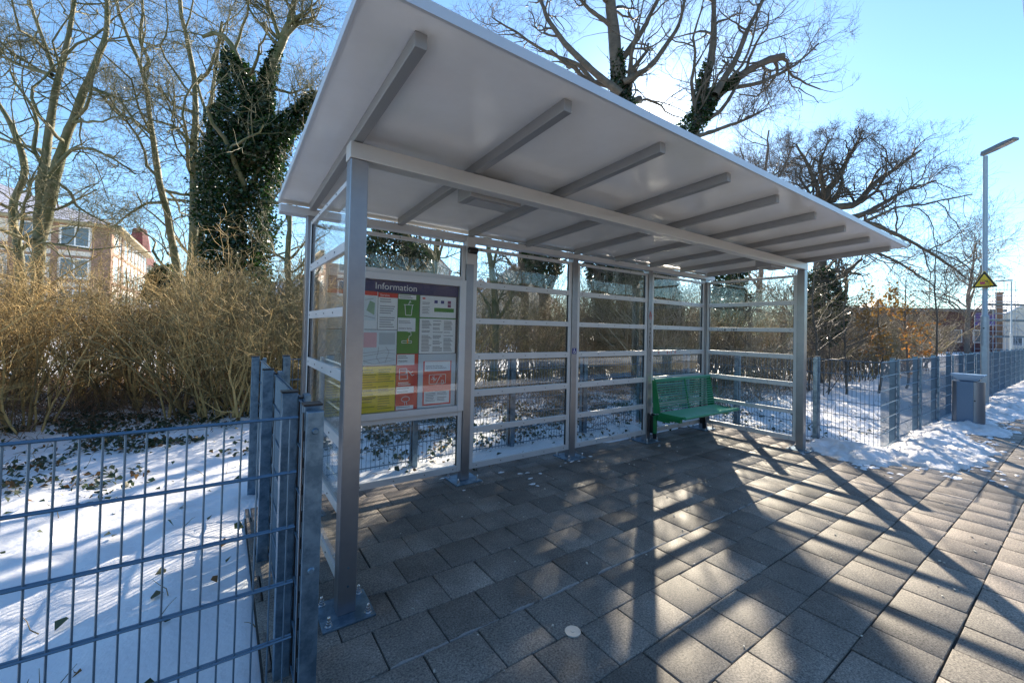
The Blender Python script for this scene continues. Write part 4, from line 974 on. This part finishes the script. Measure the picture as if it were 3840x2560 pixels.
# thicket on the left, edge running from (-2.6,4.9) to (.2,6.1)
G1 = 'bare golden shrubs of the thicket behind the left fence'
for i in range(38):
    t = rng.uniform(0, 1); depth_ = rng.uniform(0, 1)**1.3*5.5
    x = -4.6+6.2*t+rng.normal(0, .2); y = 5.15+.38*max(x+2.6, -1.5)+depth_
    x *= 1+.09*depth_
    place_shrub(gold[i % 4], x, y, rng.uniform(0, 6.28), rng.uniform(.70, .97)*(1+.03*depth_), 'bare golden-twigged shrub of the dense thicket behind the left fence', G1)
for i in range(16):
    place_shrub(gold[i % 4], -9.5+13*(i+rng.uniform(0, 1))/22, rng.uniform(9.5, 13.5), rng.uniform(0, 6.28), rng.uniform(.75, 1.0), 'bare golden-twigged shrub of the dense thicket behind the left fence', G1)
G2 = 'bare shrubs behind the shelter, seen through its panes'
for i in range(28):
    x = rng.uniform(1.8, 12.5); y = rng.uniform(4.4, 11.0)
    if y < 6.4 and 3.5 < x < 9: y += 2.6
    place_shrub([gold[1], darks[0], pale[1], gold[2], darks[1]][i % 5], x, y, rng.uniform(0, 6.28), rng.uniform(.72, 1.05), 'bare tangled shrub on the snow behind the shelter panes', G2)
G3 = 'pale slanting shrubs behind the right hand fence'
for i in range(84):
    x = 8.6+rng.uniform(0, 1)**1.5*24; y = 1.9+rng.uniform(0, 5.0)+.05*(x-9)+(1.8 if x < 12.5 else 0)
    place_shrub([pale[0], pale[1], pale[2], darks[0]][i % 4], x, y, rng.uniform(2.2, 4.2), rng.uniform(.95, 1.3) if x < 17 else rng.uniform(.8, 1.2), 'bare pale shrub with slanting stems behind the right fence', G3)
# saplings with winter leaves
def leafy_sapling(label, x, y, h, seed, lm, n):
    rng = np.random.default_rng(seed)
    t = empty('sapling', label, 'tree', None)
    P = smooth_path([(x, y, -.1), (x+.05, y, h*.4), (x-.05, y+.05, h*.75), (x, y, h)], 16, rng, .02)[None]; Rr = np.linspace(.035, .010, 16)[None]
    b1, r1 = sprout(P, Rr, 26, rng, (.2, 1), (45, 80), (.2, .45), 6, .15, .05, .5, .005)
    b2, r2 = sprout(b1, r1, 6, rng, (.2, 1), (30, 65), (.35, .7), 5, .16, .03, .6, .0035)
    link('trunk', np_mesh('trunk', *tubes([(P, Rr, 8)]), bark_grey), t)
    link('crown', np_mesh('crown', *tubes([(b1, r1, 4), (b2, r2, 3)]), bark_grey), t)
    tips = b2.reshape(-1, 3)
    if n:
        cl = tips[rng.integers(0, len(tips), n//6)]; c = np.repeat(cl, 6, 0)+rng.normal(0, .09, (len(cl)*6, 3))
        keep = (fbm(c[:, 0]*1.2+9, c[:, 2]*1.2, seed, 2) > .42); link('leaves', leaf_mesh('leaves', c[keep], .075, rng, lm), t)
    return t
g = CAM+ray(2018, 800)*12.0; leafy_sapling('sapling holding ochre winter leaves, low behind the right fence', g[0], g[1], 2.7, 41, mat('ochre winter leaves', (.24, .125, .05), .55, 0, .3, trans=.35, var=.35), 1300)
g = CAM+ray(2080, 800)*13.5; leafy_sapling('taller sapling holding rust-red winter leaves right of the ochre one', g[0], g[1], 3.5, 42, orangem, 800)
g = CAM+ray(2152, 800)*12.5; leafy_sapling('slim dark leafless sapling nearest the tall lamp', g[0], g[1], 4.6, 43, orangem, 0)
g = CAM+ray(1870, 800)*10.5; leafy_sapling('thin dark leafless sapling beside the front far post', g[0], g[1], 3.4, 44, orangem, 0)
g = CAM+ray(1945, 800)*11.5; leafy_sapling('leafless sapling in the gap between the shelter and the fence corner', g[0], g[1], 3.0, 45, orangem, 0)

# ------------------------------------------------------------------ ground cover on the snow
def cover(N, fx, dens, rng):
    X = rng.uniform(fx[0], fx[1], N); Y = rng.uniform(fx[2], fx[3], N); k = rng.uniform(0, 1, N) < dens(X, Y)
    X, Y = X[k], Y[k]; k = ~in_paving(X, Y); X, Y = X[k], Y[k]
    return np.stack([X, Y, field_h(X, Y)], 1)
rng = np.random.default_rng(50)
def dens1(X, Y):
    edge = 5.15+.38*np.maximum(X+2.6, -1.5)
    t = Y-edge
    d = 1.1*np.clip((t+3.0)/2.2, 0, 1)*np.clip((6-t)/3, 0, 1)
    d = np.where(X > .5, np.clip((Y-2.2)/.8, .15, .9), d)
    return np.maximum(d*np.clip((fbm(X*2.3, Y*2.3, 61, 4)-.46)*6, 0, 1), .012)
c = cover(110000, (-6, 9, -.3, 11), dens1, rng); c[:, 2] += rng.uniform(.0, .07, len(c))
kk = rng.uniform(0, 1, len(c)) < .78
tag(link('ground_ivy', leaf_mesh('ground_ivy', c[kk], .058, rng, leafm, flat=.8)), 'dark ivy leaves poking through the snow under the shrubs', 'ground cover', kind='stuff')
tag(link('fallen_leaves', leaf_mesh('fallen_leaves', c[~kk], .05, rng, deadm, flat=.6)), 'brown dead leaves scattered on the snow', 'leaves', kind='stuff')
def dens2(X, Y): return np.clip((fbm(X*.8+5, Y*.8, 71, 3)-.42)*3, .03, .8)*np.where(X > 6.9, 1, .6)
c = cover(7000, (-5, 14, -.4, 7), dens2, rng)
n = len(c); d = unit(np.stack([rng.normal(0, .55, n), rng.normal(0, .55, n), np.ones(n)], 1)); L = rng.uniform(.05, .22, n)
P = np.empty((n, 4, 3)); P[:, 0] = c; cur = c.copy()
for i in range(1, 4):
    d = unit(d+rng.normal(0, .22, d.shape)-np.array([0, 0, .12])); cur = cur+d*(L/3)[:, None]; P[:, i] = cur
tag(link('dry_grass', np_mesh('dry_grass', *tubes([(P, np.tile(np.linspace(.0034, .0012, 4), (n, 1)), 3)]), mat('dry grass', (.25, .19, .09), .8, var=.4))), 'dry grass stalks and twigs standing out of the snow', 'grass', kind='stuff')
c = np.concatenate([cover(9000, (1.5, 14, 2.4, 8), lambda X, Y: np.clip((fbm(X*.9, Y*.9, 81, 3)-.35)*3, 0, .9), rng),
    cover(20000, (-9, 3.5, 4.6, 14), lambda X, Y: np.clip((Y-5.15-.38*np.maximum(X+2.6, -1.5)-.4)*.45, 0, .75), rng)])
n = len(c); d = unit(np.stack([rng.normal(0, .8, n), rng.normal(0, .8, n), np.full(n, .7)], 1)); L = rng.uniform(.2, .8, n)
P = np.empty((n, 5, 3)); P[:, 0] = c; cur = c.copy()
for i in range(1, 5):
    d = unit(d+rng.normal(0, .25, d.shape)-np.array([0, 0, .08])); cur = cur+d*(L/4)[:, None]; P[:, i] = cur
tag(link('brushwood', np_mesh('brushwood', *tubes([(P, np.tile(np.linspace(.0055, .0018, 5), (n, 1)), 3)]), mat('brushwood bark', (.24, .165, .105), .8, var=.6))), 'low tangled brushwood on the snow behind the fence', 'undergrowth', kind='stuff')
rng = np.random.default_rng(12)
V = []; Q = []; 
for i in range(170):
    t_ = rng.uniform(0, 1)
    if t_ < .75:
        k_ = rng.integers(2, 16); a_ = poly[k_]; b_ = poly[k_+1]; u_ = rng.uniform(0, 1); q = a_+(b_-a_)*u_+np.array([rng.normal(-.05, .12), -abs(rng.normal(.12, .16))])
    else:
        q = np.array([[1.5, 1.36], [3.0, 1.36], [4.5, 1.36], [6.0, .0], [2.2, 1.25]][rng.integers(0, 5)])+rng.normal(0, .13, 2)
    r_ = rng.uniform(.006, .05)*(.5 if t_ > .75 else 1); o = len(V); n_ = 9
    sh = r_*rng.uniform(.55, 1.25, n_); st_x = rng.uniform(1, 2.2)
    for j in range(n_): a2 = j*2*math.pi/n_; V.append((q[0]+sh[j]*math.cos(a2)*st_x, q[1]+sh[j]*math.sin(a2), .0035))
    for j in range(n_): a2 = j*2*math.pi/n_; V.append((q[0]+.6*sh[j]*math.cos(a2)*st_x, q[1]+.6*sh[j]*math.sin(a2), .004+r_*.16))
    V.append((q[0], q[1], .004+r_*.2))
    for j in range(n_): Q.append((o+j, o+(j+1) % n_, o+n_+(j+1) % n_, o+n_+j)); 
    for j in range(0, n_-1, 2): Q.append((o+n_+j, o+n_+j+1, o+n_+(j+2) % n_, o+2*n_))
tag(link('snow_crumbs', np_mesh('snow_crumbs', V, Q, snow)), 'crumbs and slushy scraps of snow on the pavers', 'snow', kind='stuff')
# crumbs of grit and snow on the pavers
rng = np.random.default_rng(8)
gr = MB()
for i in range(240):
    x, y_ = rng.uniform(-.2, 7), rng.uniform(-2.3, 1.4); s_ = rng.uniform(.003, .008)
    a_ = rng.uniform(0, 3.1); u_ = np.array([math.cos(a_), math.sin(a_), 0])*s_
    gr.bar(np.array([x, y_, s_*.4+.003])-u_, np.array([x, y_, s_*.4+.003])+u_, s_*1.3, s_*.8)
tag(gr.build('grit', mat('pale grit', (.45, .43, .38), .8, var=.6), bevel=0), 'pale grit and crumbs lying on the pavers', 'grit', kind='stuff')

# ------------------------------------------------------------------ far vegetation that closes the horizon
def far_mass(label, pts, h, N, seed, m, r=.035):
    rng = np.random.default_rng(seed); p = np.array(pts, float)
    d = np.concatenate([[0], np.cumsum(np.linalg.norm(np.diff(p, axis=0), axis=1))]); s = rng.uniform(0, d[-1], N)
    X = np.interp(s, d, p[:, 0])+rng.normal(0, 1.5, N); Y = np.interp(s, d, p[:, 1])+rng.normal(0, 1.5, N)
    hh = h*(.5+.8*fbm(s*.13, s*0, seed, 3))*rng.uniform(.5, 1.1, N)
    P = np.empty((N, 7, 3)); P[:, 0] = np.stack([X, Y, np.full(N, -.3)], 1); cur = P[:, 0]; dd_ = unit(np.stack([rng.normal(0, .16, N), rng.normal(0, .16, N), np.ones(N)], 1))
    for i in range(1, 7):
        dd_ = unit(dd_+rng.normal(0, .12, dd_.shape)); cur = cur+dd_*(hh/6)[:, None]; P[:, i] = cur
    Rr = (r*rng.uniform(.5, 1.6, N))[:, None]*np.linspace(1, .3, 7)[None]
    b1, r1 = sprout(P, Rr, 7, rng, (.2, 1), (25, 60), (.25, .55), 5, .16, .06, .6, .014)
    b2, r2 = sprout(b1, r1, 5, rng, (.15, 1), (25, 65), (.3, .7), 4, .16, .05, .65, .010)
    o = link('distant_trees', np_mesh('distant_trees', *tubes([(P, Rr, 5), (b1, r1, 3), (b2, r2, 3)]), m)); tag(o, label, 'far trees', kind='stuff'); return o
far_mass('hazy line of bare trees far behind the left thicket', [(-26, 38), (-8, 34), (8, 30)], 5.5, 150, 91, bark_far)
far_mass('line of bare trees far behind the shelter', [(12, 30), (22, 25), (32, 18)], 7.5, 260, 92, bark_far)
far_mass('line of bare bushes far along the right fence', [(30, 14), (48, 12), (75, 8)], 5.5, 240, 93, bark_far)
hm = mat('brown embankment', (.075, .058, .042), .9, 0, .2, noise=(.5, 1, (.05, .045, .03)), bump=(3, .8))
V_ = lambda X, Y: np.clip((-14.5-Y)*.7, -1.2, 5.2)+1.4*(fbm(X*.25, Y*.3, 44)-.5)
tag(link('added_bank', grid_mesh('added_bank', -60, 90, -34, -13, .8, V_, hm)), kind='structure')  # unseen bank, added to darken what the notice-case glass mirrors
far_mass('wall of bare bushes across the tracks behind the camera', [(-25, -17), (10, -18), (50, -17)], 9.5, 260, 94, bark_far, .06)

# ------------------------------------------------------------------ buildings
brick = mat('red brick', (.30, .19, .135), .85, 0, .3, noise=(2.5, .8, (.23, .14, .10)), bump=(14, .4))
brickd = mat('dark brick', (.105, .045, .045), .85, 0, .3, noise=(2, .8, (.08, .035, .04)))
render = mat('pale render', (.72, .67, .58), .85, 0, .3, noise=(.8, .5, (.55, .49, .42)))
beige = mat('beige render', (.50, .43, .33), .85, 0, .3, noise=(.8, .5, (.45, .39, .30)))
winm = mat('dark window glass', (.10, .13, .15), .08, 0, .6)
wfr = mat('white window frame', (.74, .74, .72), .5)
tile = mat('red roof tiles', (.17, .035, .035), .6, 0, .4, noise=(3, .6, (.13, .03, .03)))
soff = mat('yellow wooden soffit', (.34, .28, .16), .7)
def snow_tile_mat():
    m = bpy.data.materials.new('snow-dusted tiles'); m.use_nodes = True; nt = m.node_tree; b = nt.nodes['Principled BSDF']
    tc = nt.nodes.new('ShaderNodeTexCoord'); wv = nt.nodes.new('ShaderNodeTexBrick'); wv.inputs['Scale'].default_value = 1
    wv.inputs['Brick Width'].default_value = .42; wv.inputs['Row Height'].default_value = .34; wv.inputs['Mortar Size'].default_value = .05; wv.inputs['Mortar Smooth'].default_value = .6
    wv.inputs['Color1'].default_value = (.74, .73, .76, 1); wv.inputs['Color2'].default_value = (.66, .65, .69, 1); wv.inputs['Mortar'].default_value = (.30, .22, .21, 1)
    nt.links.new(tc.outputs['Object'], wv.inputs[0]); nt.links.new(wv.outputs[0], b.inputs['Base Color']); b.inputs['Roughness'].default_value = .7
    return m
snowtile = snow_tile_mat()
GX, GY, ZE = -10.7, 60.4, 11.75
bd = empty('brick_building', 'large brick and plaster building with snow-dusted hipped roof behind the left trees', 'building', loc=(0, 0, 0))
BW, BD = 46.0, 24.0
MB().box(GX-BW, GX, GY, GY+BD, -.2, ZE).build('wall', render, bd)
rf = MB(); o = .95; zr = 17.3; inset = BD/2
A_ = (GX+o, GY-o, ZE); B_ = (GX+o, GY+BD+o, ZE); C_ = (GX-BW-o, GY+BD+o, ZE); D_ = (GX-BW-o, GY-o, ZE)
R1 = (GX-inset*.98, GY+BD/2, zr); R2 = (GX-BW+inset, GY+BD/2, zr)
rf.add([A_, B_, C_, D_, R1, R2], [(0, 1, 4), (2, 3, 5), (1, 2, 5, 4), (3, 0, 4, 5)]); rfo = rf.build('roof', snowtile, bd)
MB().add([(GX+o, GY-o, ZE-.02), (GX+o, GY+BD+o, ZE-.02), (GX-BW-o, GY+BD+o, ZE-.02), (GX-BW-o, GY-o, ZE-.02), (GX+o, GY-o, ZE-.25), (GX+o, GY+BD+o, ZE-.25), (GX-BW-o, GY+BD+o, ZE-.25), (GX-BW-o, GY-o, ZE-.25)], [(4, 5, 6, 7), (0, 1, 5, 4), (1, 2, 6, 5), (2, 3, 7, 6), (3, 0, 4, 7)]).build('soffit', soff, bd)
bk_ = MB(); FY = GY-.06
rows = [(9.2, 11.35), (5.9, 8.0), (2.6, 4.7)]
bk_.box(GX-1.45, GX+.05, FY, GY-.001, -.2, ZE-.26)
cols = []
x = GX-1.45
while x > GX-22:
    cols.append((x-2.35, x-.15)); cols.append((x-5.2, x-3.2)); x -= 6.7
for a_, b_ in cols: bk_.box(a_-.60, a_-.10, FY+.01, GY-.002, -.2, ZE-.26)
for z0, z1 in rows:
    bk_.box(GX-24, GX-1.46, FY+.015, GY-.003, z1+.02, z1+.26); bk_.box(GX-24, GX-1.46, FY-.02, GY-.003, z0-.42, z0-.12); bk_.box(GX-24, GX-1.46, FY+.012, GY-.003, z0-1.25, z0-1.0)
FX = GX+.06
ys = [GY+2.2+k*2.6 for k in range(9)]
bk_.box(GX+.001, FX, GY+.0, GY+1.2, -.2, ZE-.26)
for yy in ys: bk_.box(GX+.002, FX-.01, yy+1.9, yy+2.12, -.2, ZE-.26)
for z0, z1 in rows: bk_.box(GX+.003, FX+.02, GY+1.2, GY+BD, z0-.42, z0-.12)
bk_.build('brick_trim', brick, bd)
for z0, z1 in rows:
    for a_, b_ in cols:
        wd = MB().box(a_, b_, GY-.05, GY-.004, z0, z1).build('window', wfr, bd)
        mid = (a_+b_)/2
        p = MB(); p.box(a_+.12, mid-.06, GY-.055, GY-.051, z0+.15, z1-.12); p.box(mid+.06, b_-.12, GY-.055, GY-.051, z0+.15, z1-.12); p.build('pane', winm, wd)
    for yy in ys:
        wd = MB().box(GX+.004, GX+.05, yy, yy+1.4, z0, z1).build('window', wfr, bd)
        p = MB(); p.box(GX+.051, GX+.055, yy+.12, yy+.62, z0+.15, z1-.12); p.box(GX+.051, GX+.055, yy+.78, yy+1.28, z0+.15, z1-.12); p.build('pane', winm, wd)
dn = MB(); dn.tube([(GX+.15, GY+5, 0), (GX+.15, GY+5, ZE-.3)], .07, 8); dn.build('downpipe', brick, bd)
# tower with red spire behind it
tc_ = CAM+ray(319, 600)*88; tx, ty = tc_[0], tc_[1]
tw = empty('tower', 'slender half-timbered tower with dark red bell roof behind the brick building', 'tower')
MB().box(tx-2, tx+2, ty-2, ty+2, -.2, 13.4).build('wall', render, tw)
t = MB()
for zz in (9.6, 11.0, 12.4): t.box(tx-2.06, tx+2.06, ty-2.06, ty+2.06, zz, zz+.28)
for q in (-1.9, -.65, .65, 1.9): t.box(tx+q-.13, tx+q+.13, ty-2.07, ty-1.99, 9.7, 13.3); t.box(tx+1.99, tx+2.07, ty+q-.13, ty+q+.13, 9.7, 13.3)
t.build('timber_frame', mat('green grey timber', (.14, .17, .15), .8), tw)
def ring(mb, prof, cx, cy, n=8):
    vs = []; fs = []
    for r, z in prof:
        for j in range(n): a = (j+.5)*2*math.pi/n; vs.append((cx+r*math.cos(a), cy+r*math.sin(a), z))
    for i in range(len(prof)-1):
        for j in range(n): fs.append((i*n+j, i*n+(j+1) % n, (i+1)*n+(j+1) % n, (i+1)*n+j))
    return mb.add(vs, fs)
ring(MB(), [(3.3, 13.3), (2.7, 14.5), (2.1, 15.6), (1.9, 16.6), (1.55, 19.0), (1.1, 21.0), (.1, 21.3)], tx, ty).build('roof', tile, tw)
MB().tube([(tx, ty, 21.2), (tx, ty, 23.6)], .06, 6).build('finial', black, tw)
for q in (-1.1, .5): 
    wd = MB().box(tx+q, tx+q+.7, ty-2.10, ty-2.071, 11.35, 12.35).build('window', wfr, tw); MB().box(tx+q+.1, tx+q+.6, ty-2.106, ty-2.101, 11.45, 12.25).build('pane', winm, wd)
def house(label, cx, cy, rot, w_, d_, he, hr, wall, roof_m, nwin=2, chim=True, cat='house'):
    h_ = empty('house', label, cat, loc=(cx, cy, 0)); h_.rotation_euler = (0, 0, rot)
    w2, d2 = w_/2, d_/2
    b = MB(); b.box(-w2, w2, -d2, d2, -.3, he)
    b.add([(-w2, -d2, he), (w2, -d2, he), (0, -d2, hr), (-w2, d2, he), (w2, d2, he), (0, d2, hr)], [(0, 1, 2), (3, 5, 4)]); b.build('wall', wall, h_)
    r = MB(); e_ = .45; s_ = (hr-he)/w2
    for sg in (-1, 1): r.prism([(sg*(w2+e_), -d2-e_, he-s_*e_+.02), (sg*(w2+e_), d2+e_, he-s_*e_+.02), (0, d2+e_, hr+.02), (0, -d2-e_, hr+.02)], (0, 0, .18))
    ro = r.build('roof', roof_m, h_)
    if chim: MB().box(w2*.3, w2*.3+.6, -.4, .4, he, hr+.9).build('chimney', brick, ro)
    for fl in range(max(1, int(he//2.7))):
        for i in range(nwin):
            u = -w2+(i+.5)*w_/nwin
            wd = MB().box(u-.55, u+.55, -d2-.05, -d2-.001, fl*2.7+.9, fl*2.7+2.3).build('window', wfr, h_); MB().box(u-.45, u+.45, -d2-.055, -d2-.051, fl*2.7+1.0, fl*2.7+2.2).build('pane', winm, wd)
        for i in range(nwin+1):
            u = -d2+(i+.5)*d_/(nwin+1)
            wd = MB().box(-w2-.05, -w2-.001, u-.55, u+.55, fl*2.7+.9, fl*2.7+2.3).build('window', wfr, h_); MB().box(-w2-.055, -w2-.051, u-.45, u+.45, fl*2.7+1.0, fl*2.7+2.2).build('pane', winm, wd)
    return h_
snowroof = mat('snowy roof', (.74, .77, .82), .7, 0, .3, noise=(1.2, .7, (.62, .66, .74)))
g = CAM+ray(1170, 760)*52; house('beige gabled house with snowy roof seen through the second shelter bay', g[0], g[1], -R(30), 8.5, 11, 5.0, 8.8, beige, snowroof)
g = CAM+ray(1095, 760)*64; house('brick house with snowy roof at the left edge of the second shelter bay', g[0], g[1], -R(25), 9, 10, 5.2, 8.6, brick, snowroof)
g = CAM+ray(655, 740)*40; house('small dark gabled house between the ivy trunk and the shelter', g[0], g[1], R(15), 7, 8, 3.0, 5.6, mat('grey render', (.26, .25, .24), .85), snowroof)
g = CAM+ray(430, 760)*58; house('low house with snowy roof behind the bare trees at left', g[0], g[1], R(20), 12, 9, 2.9, 5.2, brick, snowroof)
g = CAM+ray(985, 640)*70; house('tall pale house seen above the notice case', g[0], g[1], -R(20), 6, 7, 11.0, 14.0, render, tile)
g = CAM+ray(2330, 780)*62; house('white house with blue-white snowy roof at the right edge', g[0]+4, g[1]-1, -R(60), 12, 12, 5.0, 9.0, render, snowroof, 3)
g = CAM+ray(2000, 760)*95; house('distant house with a reddish gable above the bare bushes', g[0], g[1], -R(60), 8, 9, 5.2, 9.5, render, tile)
# long dark brick hall, scaffolding round its right end
g = CAM+ray(2215, 760)*58
hl = empty('brick_hall', 'long flat-roofed dark brick hall behind the bushes left of the scaffolding', 'building', loc=(g[0], g[1], 0)); ang = math.atan2(AX_R[1], AX_R[0])-R(8); hl.rotation_euler = (0, 0, ang)
MB().box(-14, 4.6, 0, 12, -.3, 5.5).build('wall', brickd, hl)
MB().box(-14.3, 4.9, -.3, 12.3, 5.5, 5.9).build('roof', mat('grey felt roof', (.20, .19, .18), .8), hl)
for i in range(6):
    u = -12.5+i*2.7; wd = MB().box(u, u+1.4, -.05, -.001, 1.2, 3.0).build('window', wfr, hl); MB().box(u+.1, u+1.3, -.055, -.051, 1.3, 2.9).build('pane', winm, wd)
MB().box(1.2, 4.0, -.06, -.002, 3.6, 5.4).build('purple_panel', mat('purple cladding', (.10, .06, .22), .7), hl)
g = CAM+ray(2306, 760)*52
sf = empty('scaffolding', 'grey tube scaffolding with boarded decks at the right end of the brick hall', 'scaffolding', loc=(g[0], g[1], 0)); sf.rotation_euler = (0, 0, ang)
s_ = MB()
for u in np.linspace(-2.4, 2.4, 5):
    for v in (0, 1.0): s_.tube([(u, v, 0), (u, v, 9.0 if abs(u) < 2 else 7.2)], .035, 6)
for z in np.arange(.5, 8.6, .75):
    for v in (0, 1.0): s_.tube([(-2.4, v, z), (2.4, v, z)], .028, 6)
for z in (0, 2, 4, 6): s_.tube([(-2.4, 0, z), (-1.2, 0, z+2)], .024, 6); s_.tube([(2.4, 0, z), (1.2, 0, z+2)], .024, 6)
s_.build('tube_frame', mat('scaffold tube', (.40, .45, .50), .5, .4), sf)
for z in (2, 4, 6):
    MB().box(-2.5, 2.5, .02, .98, z, z+.06).box(-2.5, 2.5, -.03, -.005, z+.06, z+.22).build('deck', mat('scaffold boards', (.16, .19, .20), .8), sf)
ch = empty('chimney_stack', 'brick chimney stack rising behind the scaffolding', 'chimney', loc=(g[0]+2.0, g[1]+.6, 0))
MB().box(-.3, .3, -.3, .3, 0, 7.6).build('shaft', brick, ch); MB().box(-.36, .36, -.36, .36, 7.6, 7.8).build('cap', brick, ch)
